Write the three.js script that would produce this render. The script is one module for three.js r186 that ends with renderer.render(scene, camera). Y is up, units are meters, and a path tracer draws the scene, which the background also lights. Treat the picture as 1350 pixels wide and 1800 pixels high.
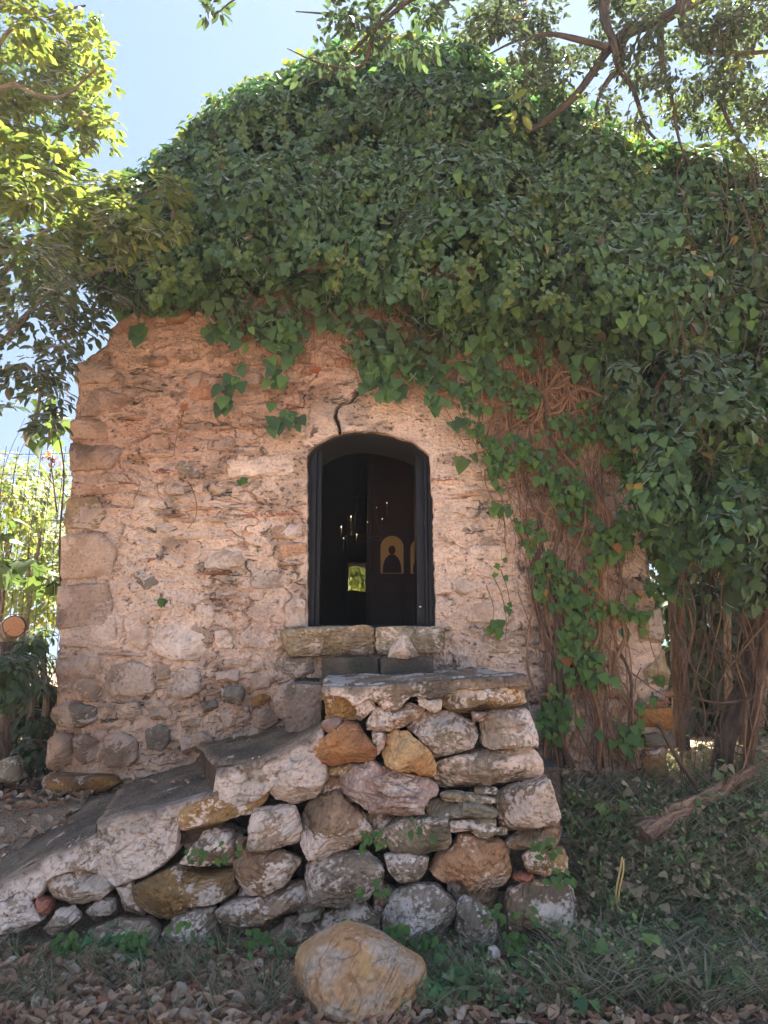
import * as THREE from 'three';
import { mergeGeometries } from 'three/addons/utils/BufferGeometryUtils.js';

// ---------- camera, sky, sun, exposure ----------
const scene = new THREE.Scene();
const K = 1300, PITCH = 11.3 * Math.PI / 180, CP = Math.cos(PITCH), SP = Math.sin(PITCH), EYE = 1.5;
const camera = new THREE.PerspectiveCamera(69.4, 0.75, 0.05, 300);
camera.position.set(0, EYE, 0); camera.rotation.set(PITCH, 0, 0);
const SUN = new THREE.Vector3(0.14, 0.835, -0.53).normalize();
const SKY_W = 256, SKY_H = 128, skyData = new Float32Array(SKY_W * SKY_H * 4);
for (let j = 0; j < SKY_H; j++) for (let i = 0; i < SKY_W; i++) {
  const el = ((j + 0.5) / SKY_H - 0.5) * Math.PI, az = ((i + 0.5) / SKY_W - 0.5) * 2 * Math.PI, s = Math.max(0, Math.sin(el));
  const d = Math.cos(el) * Math.cos(az) * SUN.x + Math.sin(el) * SUN.y + Math.cos(el) * Math.sin(az) * SUN.z;
  const g = 0.08 * Math.exp(-Math.acos(Math.min(1, d)) / 0.35), t = Math.pow(s, 0.55), o = (j * SKY_W + i) * 4, low = el < 0 ? 0.6 : 1;
  skyData[o] = (0.076 * (1 - t) + 0.038 * t + g) * low; skyData[o + 1] = (0.098 * (1 - t) + 0.061 * t + g * 0.98) * low; skyData[o + 2] = (0.137 * (1 - t) + 0.108 * t + g * 0.95) * low; skyData[o + 3] = 1;
}
const skyTex = new THREE.DataTexture(skyData, SKY_W, SKY_H, THREE.RGBAFormat, THREE.FloatType);
skyTex.mapping = THREE.EquirectangularReflectionMapping; skyTex.magFilter = THREE.LinearFilter; skyTex.needsUpdate = true;
scene.fog = new THREE.FogExp2(new THREE.Color(0.8, 0.9, 1.0), 0.0013);
scene.background = skyTex; scene.environment = skyTex;
const sun = new THREE.DirectionalLight(new THREE.Color(1, 0.93, 0.82), 5);
sun.position.copy(SUN).multiplyScalar(40).add(new THREE.Vector3(0, 0, -5)); sun.target.position.set(0, 0, -5);
sun.castShadow = true; sun.shadow.mapSize.set(4096, 4096); Object.assign(sun.shadow.camera, { left: -20, right: 20, top: 20, bottom: -20, near: 1, far: 90 });
scene.add(sun, sun.target);
const renderer = new THREE.WebGLRenderer({ antialias: true });
renderer.toneMapping = THREE.LinearToneMapping; renderer.toneMappingExposure = 9.0; renderer.shadowMap.enabled = true;

// ---------- helpers ----------
const V = (x, y, z) => new THREE.Vector3(x, y, z);
function rng(seed) { let a = seed >>> 0; return () => { a = (a + 0x6d2b79f5) | 0; let t = Math.imul(a ^ (a >>> 15), 1 | a); t = (t + Math.imul(t ^ (t >>> 7), 61 | t)) ^ t; return ((t ^ (t >>> 14)) >>> 0) / 4294967296; }; }
const clamp = (x, a = 0, b = 1) => Math.min(b, Math.max(a, x)), lerp = (a, b, t) => a + (b - a) * t, sstep = (a, b, x) => { const t = clamp((x - a) / (b - a)); return t * t * (3 - 2 * t); };
const PERM = new Uint8Array(512); { const r = rng(7); const p = [...Array(256).keys()]; for (let i = 255; i > 0; i--) { const j = Math.floor(r() * (i + 1)); [p[i], p[j]] = [p[j], p[i]]; } for (let i = 0; i < 512; i++) PERM[i] = p[i & 255]; }
const fade = (t) => t * t * t * (t * (t * 6 - 15) + 10);
function grad3(h, x, y, z) { h &= 15; const u = h < 8 ? x : y, v = h < 4 ? y : h === 12 || h === 14 ? x : z; return ((h & 1) ? -u : u) + ((h & 2) ? -v : v); }
function n3(x, y, z) {
  let X = Math.floor(x), Y = Math.floor(y), Z = Math.floor(z); x -= X; y -= Y; z -= Z; X &= 255; Y &= 255; Z &= 255;
  const u = fade(x), v = fade(y), w = fade(z), A = PERM[X] + Y, B = PERM[X + 1] + Y, AA = PERM[A] + Z, AB = PERM[A + 1] + Z, BA = PERM[B] + Z, BB = PERM[B + 1] + Z;
  return lerp(lerp(lerp(grad3(PERM[AA], x, y, z), grad3(PERM[BA], x - 1, y, z), u), lerp(grad3(PERM[AB], x, y - 1, z), grad3(PERM[BB], x - 1, y - 1, z), u), v),
    lerp(lerp(grad3(PERM[AA + 1], x, y, z - 1), grad3(PERM[BA + 1], x - 1, y, z - 1), u), lerp(grad3(PERM[AB + 1], x, y - 1, z - 1), grad3(PERM[BB + 1], x - 1, y - 1, z - 1), u), v), w);
}
function fbm3(x, y, z, o = 4) { let s = 0, a = 0.5; for (let i = 0; i < o; i++) { s += a * n3(x, y, z); x *= 2.03; y *= 2.03; z *= 2.03; a *= 0.5; } return s; }
function pn2(x, y, px, py, sd) {   // gradient noise that repeats every px, py cells
  let X = Math.floor(x), Y = Math.floor(y); const fx = x - X, fy = y - Y, X0 = ((X % px) + px) % px, X1 = (X0 + 1) % px, Y0 = ((Y % py) + py) % py, Y1 = (Y0 + 1) % py, u = fade(fx), v = fade(fy);
  const g = (i, j, a, b) => { const h = PERM[(PERM[(i + sd) & 255] + j) & 255] & 7; return h < 4 ? ((h & 1) ? -a : a) + ((h & 2) ? -b : b) : (h & 1) ? ((h & 2) ? -1.4 : 1.4) * a : ((h & 2) ? -1.4 : 1.4) * b; };
  return lerp(lerp(g(X0, Y0, fx, fy), g(X1, Y0, fx - 1, fy), u), lerp(g(X0, Y1, fx, fy - 1), g(X1, Y1, fx - 1, fy - 1), u), v);
}
function pf(u, v, px, py, o, sd) { let s = 0, a = 0.5; for (let i = 0; i < o; i++) { s += a * pn2(u * px, v * py, px, py, sd + i * 17); px *= 2; py *= 2; a *= 0.5; } return s; }
const toS = (c) => 255 * (c <= 0.0031308 ? 12.92 * c : 1.055 * Math.pow(c, 1 / 2.4) - 0.055);
function makeTex(n, fn) {   // fn(u, v, out): out = r, g, b linear and height 0..1
  const c = new Uint8Array(n * n * 4), h = new Uint8Array(n * n * 4), o = [0, 0, 0, 0.5];
  for (let j = 0; j < n; j++) for (let i = 0; i < n; i++) {
    fn((i + 0.5) / n, (j + 0.5) / n, o); const k = (j * n + i) * 4;
    c[k] = toS(clamp(o[0])); c[k + 1] = toS(clamp(o[1])); c[k + 2] = toS(clamp(o[2])); c[k + 3] = 255; h[k] = h[k + 1] = h[k + 2] = 255 * clamp(o[3]); h[k + 3] = 255;
  }
  const mk = (d, srgb) => { const t = new THREE.DataTexture(d, n, n); t.wrapS = t.wrapT = THREE.RepeatWrapping; t.magFilter = THREE.LinearFilter; if (srgb) t.colorSpace = THREE.SRGBColorSpace; t.needsUpdate = true; return t; };
  return { map: mk(c, true), bumpMap: mk(h, false) };
}
const mixc = (o, c, t) => { o[0] += (c[0] - o[0]) * t; o[1] += (c[1] - o[1]) * t; o[2] += (c[2] - o[2]) * t; };
function mat(tex, bump, extra = {}) { return new THREE.MeshStandardMaterial({ roughness: 0.92, ...(tex || {}), bumpScale: bump, ...extra }); }
const rgb = (r, g, b) => new THREE.Color().setRGB(r, g, b);

// a pixel of the 1350 x 1800 layout grid -> the point on the plane that stands d metres ahead
function at(px, py, d) { const u = (900 - py) / K, s = d / (CP - u * SP); return V((px - 675) / K * s, EYE + (u * CP + SP) * s, -d); }
const used = new Map();
function numbered(n) { const k = used.get(n) ?? 0; used.set(n, k + 1); return k ? n + '_' + String(k).padStart(3, '0') : n; }
function tag(o, label, category, group, kind) { o.userData.label = label; if (category) o.userData.category = category; if (group) o.userData.group = group; if (kind) o.userData.kind = kind; return o; }
function thing(name, label, category, pos = V(0, 0, 0), group) { const g = new THREE.Group(); g.name = numbered(name); g.position.copy(pos); scene.add(g); return tag(g, label, category, group); }
function part(name, geo, m, parent = scene) { const o = new THREE.Mesh(geo, m); o.name = numbered(name); o.castShadow = o.receiveShadow = true; parent.add(o); if (parent !== scene) { const w = V(0, 0, 0); for (let p = parent; p && p !== scene; p = p.parent) w.add(p.position); o.position.sub(w); } return o; }
function geoFrom(pos, idx, uv, col) {
  const g = new THREE.BufferGeometry(); g.setAttribute('position', new THREE.Float32BufferAttribute(pos, 3)); if (uv) g.setAttribute('uv', new THREE.Float32BufferAttribute(uv, 2));
  if (col) g.setAttribute('color', new THREE.Float32BufferAttribute(col, 3)); g.setIndex(idx); g.computeVertexNormals(); return g;
}
function planarUV(g, ox = 0, oy = 0, sc = 1) { const p = g.attributes.position, uv = new Float32Array(p.count * 2); for (let i = 0; i < p.count; i++) { uv[i * 2] = (p.getX(i) + 0.55 * p.getZ(i)) * sc + ox; uv[i * 2 + 1] = (p.getY(i) + 0.62 * p.getZ(i)) * sc + oy; } g.setAttribute('uv', new THREE.BufferAttribute(uv, 2)); return g; }

// a tapering tube through points, radius at both ends, slightly knobbly
function tube(pts, r0, r1, sides = 6, segs = 0, knob = 0.12, seed = 1) {
  const c = new THREE.CatmullRomCurve3(pts, false, 'centripetal'), n = segs || Math.max(4, pts.length * 4), P = c.getSpacedPoints(n), pos = [], idx = [], uv = []; let N = null, len = 0;
  for (let i = 0; i <= n; i++) {
    const T = P[Math.min(n, i + 1)].clone().sub(P[Math.max(0, i - 1)]).normalize();
    if (!N) { N = Math.abs(T.y) < 0.9 ? V(0, 1, 0) : V(1, 0, 0); } N = N.clone().addScaledVector(T, -N.dot(T)).normalize(); const B = T.clone().cross(N); if (i) len += P[i].distanceTo(P[i - 1]);
    const r = lerp(r0, r1, i / n);
    for (let k = 0; k <= sides; k++) { const a = k / sides * Math.PI * 2, kk = (k % sides), q = r * (1 + knob * n3(P[i].x * 9 + seed, P[i].y * 9 + kk * 1.7, P[i].z * 9)); pos.push(P[i].x + (N.x * Math.cos(a) + B.x * Math.sin(a)) * q, P[i].y + (N.y * Math.cos(a) + B.y * Math.sin(a)) * q, P[i].z + (N.z * Math.cos(a) + B.z * Math.sin(a)) * q); uv.push(k / sides * Math.max(0.06, r0 * 6.3), len); }
  }
  const w = sides + 1; for (let i = 0; i < n; i++) for (let k = 0; k < sides; k++) { const a = i * w + k; idx.push(a, a + 1, a + w, a + 1, a + w + 1, a + w); }
  for (const [row, dir] of [[0, 1], [n, -1]]) { const c0 = pos.length / 3; pos.push(P[row].x, P[row].y, P[row].z); uv.push(0.5, len); for (let k = 0; k < sides; k++) dir > 0 ? idx.push(c0, row * w + k + 1, row * w + k) : idx.push(c0, row * w + k, row * w + k + 1); }
  const g = geoFrom(pos, idx, uv); const nm = g.attributes.normal; for (let i = 0; i <= n; i++) { const a = i * w, b = a + sides; const x = nm.getX(a) + nm.getX(b), y = nm.getY(a) + nm.getY(b), z = nm.getZ(a) + nm.getZ(b), l = Math.hypot(x, y, z) || 1; nm.setXYZ(a, x / l, y / l, z / l); nm.setXYZ(b, x / l, y / l, z / l); }
  return g;
}

// a stone with the outline poly (points [x, y]), its front at zf, that deep; superellipsoid section, facets cut off, noise worked in
function stone(poly, zf, depth, { e = 0.6, rough = 0.03, facets = 5, seg = 40, ring = 22, seed = 1, freq = 4, strata = 0, tint = null, smooth = 1, kind = null, cut, planes = [] } = {}) {
  const r = rng(seed * 7919 + 3), n = poly.length; let cx = 0, cy = 0, A = 0;
  for (let i = 0; i < n; i++) { const [x0, y0] = poly[i], [x1, y1] = poly[(i + 1) % n], c = x0 * y1 - x1 * y0; A += c; cx += (x0 + x1) * c; cy += (y0 + y1) * c; } cx /= 3 * A; cy /= 3 * A;
  let R = [];
  for (let k = 0; k < seg; k++) { const a = k / seg * 2 * Math.PI, dx = Math.cos(a), dy = Math.sin(a); let best = 0.02;
    for (let i = 0; i < n; i++) { const ax = poly[i][0] - cx, ay = poly[i][1] - cy, ex = poly[(i + 1) % n][0] - poly[i][0], ey = poly[(i + 1) % n][1] - poly[i][1], det = dx * ey - dy * ex; if (Math.abs(det) < 1e-9) continue; const t = (ax * ey - ay * ex) / det, s = (ax * dy - ay * dx) / det; if (t > 0 && s >= -1e-6 && s <= 1 + 1e-6) best = Math.max(best, t); } R.push(best); }
  for (let q = 0; q < smooth; q++) R = R.map((v, k) => 0.5 * v + 0.25 * (R[(k + 1) % seg] + R[(k + seg - 1) % seg]));
  const size = Math.sqrt(Math.abs(A) / 2), zm = zf - depth / 2, pos = [], idx = [], sx = r() * 50, sy = r() * 50; const cuts = [...planes];
  for (let k = 0; k < facets; k++) { const a = r() * 6.283, b = 0.15 + r() * 0.85; cuts.push([Math.sin(b) * Math.cos(a), Math.sin(b) * Math.sin(a), Math.cos(b), (cut ?? (kind ? 0.66 : 0.74)) + r() * 0.22]); }
  const prof = [0], fs = [], NP = 400, Ra = R.reduce((q, v) => q + v, 0) / seg; for (let i = 0; i <= NP; i++) { const f = 0.0001 + i / NP * (Math.PI - 0.0002), c = Math.cos(f); fs.push([f, Math.pow(Math.sin(f), e) * Ra, Math.sign(c) * Math.pow(Math.abs(c), e * 1.1) * depth / 2]); if (i) prof.push(prof[i - 1] + Math.hypot(fs[i][1] - fs[i - 1][1], fs[i][2] - fs[i - 1][2]) * (fs[i][2] > -depth * 0.2 ? 1 : 0.4)); }
  const fAt = (t) => { const L = t * prof[NP]; let i = 1; while (i < NP && prof[i] < L) i++; return lerp(fs[i - 1][0], fs[i][0], (L - prof[i - 1]) / Math.max(1e-9, prof[i] - prof[i - 1])); };
  const put = (k, f) => {
    const a = k / seg * 2 * Math.PI, s = Math.pow(Math.sin(f), e), c = Math.cos(f), cz = Math.sign(c) * Math.pow(Math.abs(c), e * 1.1); let ux = Math.cos(a) * s, uy = Math.sin(a) * s, uz = cz;
    for (const [nx, ny, nz, d] of cuts) { const t = ux * nx + uy * ny + uz * nz - d; if (t > 0) { ux -= nx * t * 0.93; uy -= ny * t * 0.93; uz -= nz * t * 0.93; } }
    let x = cx + ux * R[k % seg], y = cy + uy * R[k % seg], z = zm + uz * depth / 2; const nz = fbm3(x * freq / size * 0.22 + sx, y * freq / size * 0.22 + sy, z * freq / size * 0.22, 5) * rough * 2 + (strata ? strata * fbm3(x * 5 + sx, (y + x * 0.22) * 42, z * 5, 3) : 0), l = Math.hypot(ux, uy, uz) || 1;
    const fine = rough * 0.35 * fbm3(x * 16 + sx, y * 16, z * 16 + sy, 3) + (kind ? 0.008 * fbm3(x * 40 + sx, y * 40, z * 40, 3) - 0.012 * sstep(0.10, 0.0, Math.abs(n3(x * 5 + sx, y * 9, z * 5))) * sstep(0, 0.3, n3(x * 4, y * 4 + sy, z * 4)) : 0), q = (nz + fine) / l; pos.push(x + ux * q, y + uy * q, z + uz * q);
  };
  put(0, 0.0001); for (let j = 1; j < ring; j++) for (let k = 0; k < seg; k++) put(k, fAt(j / ring)); put(0, Math.PI - 0.0001);
  const last = pos.length / 3 - 1; for (let k = 0; k < seg; k++) { const k1 = (k + 1) % seg; idx.push(0, 1 + k, 1 + k1, last, last - seg + k1, last - seg + k); for (let j = 0; j < ring - 2; j++) { const a = 1 + j * seg; idx.push(a + k, a + seg + k, a + k1, a + k1, a + seg + k, a + seg + k1); } }
  const g = planarUV(geoFrom(pos, idx), r() * 3, r() * 3, 1);
  const col = new Float32Array(pos.length), tv = 0.86 + r() * 0.24, tw = (r() - 0.5) * 0.06; for (let i = 0; i < pos.length; i += 3) { const m = tv * (1 + 0.35 * fbm3(pos[i] * 6 + sx, pos[i + 1] * 6, pos[i + 2] * 6, 3)), t = tint ? tint(pos[i], pos[i + 1]) : [1, 1, 1]; col[i] = m * t[0] * (1 + tw); col[i + 1] = m * t[1]; col[i + 2] = m * t[2] * (1 - tw); }
  if (kind) { const o = [0, 0, 0]; for (let i = 0; i < pos.length; i += 3) { rockColor(kind, pos[i] + sx, pos[i + 1] + sy, pos[i + 2], o); col[i] = o[0] * tv * (1 + tw * 1.5); col[i + 1] = o[1] * tv; col[i + 2] = o[2] * tv * (1 - tw * 1.5); } }
  g.setAttribute('color', new THREE.BufferAttribute(col, 3)); return g;
}
// a slab between a front edge and a back edge (equal numbers of points), that thick, with a worn top
function slab(front, back, thick, { rough = 0.01, nu = 56, nv = 36, seed = 1, wear = false } = {}) {
  const segD = (q, a, b) => { const ex = b.x - a.x, ez = b.z - a.z, t = clamp(((q.x - a.x) * ex + (q.z - a.z) * ez) / (ex * ex + ez * ez)); return Math.hypot(q.x - a.x - ex * t, q.z - a.z - ez * t); };
  const F = new THREE.CatmullRomCurve3(front, false, 'centripetal'), B = new THREE.CatmullRomCurve3(back, false, 'centripetal'), pos = [], idx = [];
  const P = (i, j, low) => { const a = F.getPoint(i / nu), b = B.getPoint(i / nu), p = a.lerp(b, j / nv), edge = Math.min(i, nu - i, j * 1.2) < 1 ? 0.012 : 0; p.y += rough * 2 * fbm3(p.x * 5 + seed, p.z * 5, seed, 4) - edge - (low ? thick : 0); p.z += rough * 1.5 * n3(p.x * 7, p.y * 7 + seed, 1.5); p.x += rough * n3(p.z * 8, p.y * 9, seed); pos.push(p.x, p.y, p.z); };
  for (const low of [0, 1]) for (let j = 0; j <= nv; j++) for (let i = 0; i <= nu; i++) P(i, j, low);
  const w = nu + 1, o = w * (nv + 1); for (let j = 0; j < nv; j++) for (let i = 0; i < nu; i++) { const a = j * w + i; idx.push(a, a + 1, a + w, a + 1, a + w + 1, a + w, o + a, o + a + w, o + a + 1, o + a + 1, o + a + w, o + a + w + 1); }
  for (let i = 0; i < nu; i++) { idx.push(i, o + i, i + 1, i + 1, o + i, o + i + 1); const a = nv * w + i; idx.push(a, a + 1, o + a, a + 1, o + a + 1, o + a); }
  for (let j = 0; j < nv; j++) { const a = j * w; idx.push(a, a + w, o + a, a + w, o + a + w, o + a); const b = a + nu; idx.push(b, o + b, b + w, b + w, o + b, o + b + w); }
  let g = geoFrom(pos, idx).toNonIndexed(); g = planarUV(g); const p = g.attributes.position, uv = g.attributes.uv; g.computeVertexNormals(); const nn = g.attributes.normal; for (let i = 0; i < p.count; i++) if (nn.getY(i) > 0.5) uv.setXY(i, p.getX(i), p.getZ(i));
  if (wear) { const col = new Float32Array(p.count * 3), fp = F.getPoints(60), bp = B.getPoints(60), end = (q, l) => Math.min(...l.map((a) => Math.hypot(a.x - q.x, a.z - q.z))); const q = V(0, 0, 0), left = [0, 0.25, 0.5, 0.75, 1].map((t) => fp[0].clone().lerp(bp[0], t)); for (let i = 0; i < p.count; i++) { q.fromBufferAttribute(p, i); const ef = Math.min(end(q, fp), segD(q, fp[0], bp[0])), eb = end(q, bp), n = fbm3(q.x * 6, q.z * 6, seed, 4); let c = [0.95 + n * 0.7, 0.93 + n * 0.7, 0.9 + n * 0.7]; mixc(c, [2.4, 2.2, 2.0], sstep(0.06, 0.01, ef + n * 0.05) * 0.6); mixc(c, [0.55, 0.55, 0.34], sstep(0.3, 0.06, eb + n * 0.35) * 0.6); if (nn.getY(i) < 0.5) c = [0.5, 0.46, 0.4]; col.set(c, i * 3); } g.setAttribute('color', new THREE.BufferAttribute(col, 3)); }
  return g;
}
// a coat of plaster on a face: between a top edge and a ragged lower edge, that thick
function facing(top, low, thick, kind, seed = 1, nu = 150, nv = 60) {
  const T = new THREE.CatmullRomCurve3(top, false, 'centripetal'), B = new THREE.CatmullRomCurve3(low, false, 'centripetal'), pos = [], idx = [], col = [], o = [0, 0, 0];
  for (const back of [0, 1]) for (let j = 0; j <= nv; j++) for (let i = 0; i <= nu; i++) { const p = T.getPoint(i / nu).lerp(B.getPoint(i / nu), j / nv), ed = Math.min(i / 3, (nu - i) / 3, (nv - j) / 3, j / 1.5, 1), wob = 0.02 * fbm3(p.x * 12, seed, p.y * 12, 3) * (j / nv); p.y += wob; p.x += wob * (j / nv);
    const h = 0.03 * fbm3(p.x * 3, p.y * 4, seed, 4) + 0.012 * fbm3(p.x * 22, p.y * 26, seed, 4) - 0.006 * sstep(0.28, 0.5, n3(p.x * 26, p.y * 26, seed)) - 0.014 * sstep(0.07, 0, Math.abs(n3(p.x * 5, p.y * 8, seed))) * sstep(0, 0.3, n3(p.x * 3, p.y * 3, 7)); pos.push(p.x, p.y, p.z + (back ? -thick : h - 0.03 * (1 - ed) * (1 - ed))); rockColor(kind, p.x + seed, p.y, p.z, o); const dirt = sstep(0.06, 0.0, T.getPoint(i / nu).y - p.y + 0.05 * n3(p.x * 9, p.y * 9, 2)); mixc(o, [0.13, 0.10, 0.075], dirt * 0.75); col.push(o[0], o[1], o[2]); }
  const w = nu + 1, q = w * (nv + 1); for (let j = 0; j < nv; j++) for (let i = 0; i < nu; i++) { const a = j * w + i; idx.push(a, a + w, a + 1, a + 1, a + w, a + w + 1, q + a, q + a + 1, q + a + w, q + a + 1, q + a + w + 1, q + a + w); }
  for (let i = 0; i < nu; i++) { idx.push(i, i + 1, q + i, i + 1, q + i + 1, q + i); const a = nv * w + i; idx.push(a, q + a, a + 1, a + 1, q + a, q + a + 1); } for (let j = 0; j < nv; j++) { const a = j * w, b = a + nu; idx.push(a, q + a, a + w, a + w, q + a, q + a + w, b, b + w, q + b, b + w, q + b + w, q + b); }
  return planarUV(geoFrom(pos, idx, null, col), seed * 0.37, 0.2);
}
// a box with softened, uneven edges, given by its middle and its size
function block(c, s, { rough = 0.006, seed = 1, seg = 8, round = 0.02 } = {}) {
  const g = new THREE.BoxGeometry(s.x, s.y, s.z, seg, seg, seg), p = g.attributes.position;
  for (let i = 0; i < p.count; i++) { let q = [p.getX(i), p.getY(i), p.getZ(i)], h = [s.x / 2, s.y / 2, s.z / 2], ex = q.map((v, k) => Math.max(0, Math.abs(v) - (h[k] - round))), l = Math.hypot(...ex); if (l > 1e-6) { const f = Math.min(1, round / l); q = q.map((v, k) => ex[k] > 0 ? Math.sign(v) * (h[k] - round + ex[k] * f) : v); }
    const n = [0, 1, 2].map((k) => rough * 2 * fbm3(q[0] * 7 + seed * 3.1 + k * 9, q[1] * 7 + c.x, q[2] * 7 + c.y, 3)); p.setXYZ(i, q[0] + n[0] + c.x, q[1] + n[1] + c.y, q[2] + n[2] + c.z); }
  g.computeVertexNormals(); const uv = g.attributes.uv, nn = g.attributes.normal; for (let i = 0; i < p.count; i++) { const ax = Math.abs(nn.getX(i)), ay = Math.abs(nn.getY(i)), az = Math.abs(nn.getZ(i)); ax > ay && ax > az ? uv.setXY(i, p.getZ(i), p.getY(i)) : ay > az ? uv.setXY(i, p.getX(i), p.getZ(i)) : uv.setXY(i, p.getX(i) + seed * 0.37, p.getY(i)); } return g;
}

// ---------- materials ----------
// colour of a boulder from solid noise: three rock tones, what is left of the limewash, cracks and pits
const RK = {
  ochre: [[0.36, 0.185, 0.06], [0.46, 0.27, 0.11], [0.20, 0.125, 0.065], 0.36], orange: [[0.52, 0.24, 0.085], [0.58, 0.33, 0.14], [0.36, 0.16, 0.07], 0.1], rust: [[0.42, 0.21, 0.10], [0.50, 0.29, 0.16], [0.29, 0.15, 0.085], 0.34], grey: [[0.31, 0.215, 0.145], [0.41, 0.30, 0.21], [0.19, 0.13, 0.08], 0.5], brown: [[0.29, 0.17, 0.095], [0.39, 0.24, 0.14], [0.17, 0.115, 0.07], 0.5], lime: [[0.46, 0.31, 0.205], [0.36, 0.23, 0.145], [0.22, 0.155, 0.1], 0.74],
  rose: [[0.47, 0.30, 0.225], [0.56, 0.40, 0.33], [0.28, 0.17, 0.13], 0.34], slate: [[0.28, 0.215, 0.14], [0.36, 0.29, 0.19], [0.17, 0.13, 0.08], 0.34], dark: [[0.10, 0.08, 0.06], [0.15, 0.115, 0.08], [0.07, 0.06, 0.04], 0.1], tuff: [[0.36, 0.26, 0.15], [0.45, 0.345, 0.22], [0.22, 0.165, 0.085], 0.3], brick: [[0.42, 0.12, 0.07], [0.48, 0.17, 0.1], [0.3, 0.1, 0.07], 0.2],
  fallen: [[0.60, 0.31, 0.14], [0.55, 0.41, 0.30], [0.62, 0.29, 0.08], 0.12], wash: [[0.50, 0.36, 0.26], [0.40, 0.26, 0.17], [0.26, 0.19, 0.13], 0.86], crust: [[0.34, 0.23, 0.14], [0.26, 0.18, 0.12], [0.13, 0.10, 0.07], 0.52], block: [[0.13, 0.10, 0.08], [0.19, 0.145, 0.12], [0.08, 0.065, 0.05], 0.2],
};
function rockColor(kind, x, y, z, o) {
  const [a, b, c, lime] = RK[kind], w = fbm3(x * 2.6, y * 2.6, z * 2.6, 3), m = fbm3(x * 5 + w, y * 5, z * 5 - w, 4), f = fbm3(x * 42, y * 42, z * 42, 3), g = n3(x * 110, y * 110, z * 110);
  o[0] = a[0]; o[1] = a[1]; o[2] = a[2]; mixc(o, b, sstep(-0.18, 0.22, m)); mixc(o, c, sstep(0.04, 0.3, w + f * 0.3)); let k = 1 + 0.7 * f + 0.16 * g; o[0] *= k; o[1] *= k; o[2] *= k;
  const lm = fbm3(x * 4.2 + w * 1.5, y * 5.5 + 7, z * 4.2, 6) * 1.1 + 0.55 * f + 0.16 * g, th = lerp(0.5, -0.42, lime), L = clamp(sstep(th, th + 0.07, lm) * (0.74 + 0.5 * sstep(-0.25, 0.15, f))), q = 0.9 + 0.35 * fbm3(x * 12, y * 12, z * 12, 2); mixc(o, [0.83 * q, 0.64 * q, 0.515 * q], L);
  const cr = sstep(0.05, 0.0, Math.abs(n3(x * 5, y * 9, z * 5))) * sstep(0, 0.3, n3(x * 4, y * 4, z * 4)) * 0.55 + sstep(0.34, 0.55, n3(x * 30, y * 30, z * 30 + 4)) * 0.28, gm = sstep(0.1, 0.4, fbm3(x * 3.1, y * 3.1 + 30, z * 3.1, 3)) * 0.4; mixc(o, [0.10, 0.095, 0.05], gm); k = 1 - Math.min(0.7, cr); o[0] *= k; o[1] *= k; o[2] *= k;
}
// rock with lime wash left on it: lime 0..1 is how much of it is covered; the picture covers one square metre
function rockTex(a, b, c, lime, sd, { limeC = [0.66, 0.55, 0.48], grain = 0.25, n = 1024 } = {}) {
  return makeTex(n, (u, v, o) => {
    const w1 = pf(u, v, 3, 3, 4, sd), w2 = pf(u, v, 3, 3, 4, sd + 40), m = pf(u + w1 * 0.12, v + w2 * 0.12, 4, 4, 6, sd + 9), f = pf(u, v, 40, 40, 3, sd + 77), st = pf(u, v, 12, 48, 3, sd + 5);
    o[0] = a[0]; o[1] = a[1]; o[2] = a[2]; mixc(o, b, sstep(-0.22, 0.25, m)); mixc(o, c, sstep(0.05, 0.32, w2 + f * 0.25));
    const g = 1 + grain * (f * 2.2 + st * 0.8); o[0] *= g; o[1] *= g; o[2] *= g;
    const lm = pf(u + w2 * 0.1, v + w1 * 0.1, 5, 4, 6, sd + 133) + 0.42 * f + 0.18 * st - w1 * 0.3, th = lerp(0.45, -0.5, lime), L = sstep(th, th + 0.10, lm) * (0.72 + 0.5 * sstep(-0.3, 0.2, f));
    const k = 0.86 + 0.3 * pf(u, v, 8, 8, 4, sd + 211); mixc(o, [limeC[0] * k, limeC[1] * k, limeC[2] * k], clamp(L));
    const pit = sstep(0.32, 0.46, pf(u, v, 30, 30, 4, sd + 300)) * 0.7; o[0] *= 1 - pit * 0.55; o[1] *= 1 - pit * 0.58; o[2] *= 1 - pit * 0.6;
    o[3] = 0.5 + m * 0.35 + f * 0.35 + L * 0.12 - pit * 0.35 + st * 0.15;
  });
}
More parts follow.
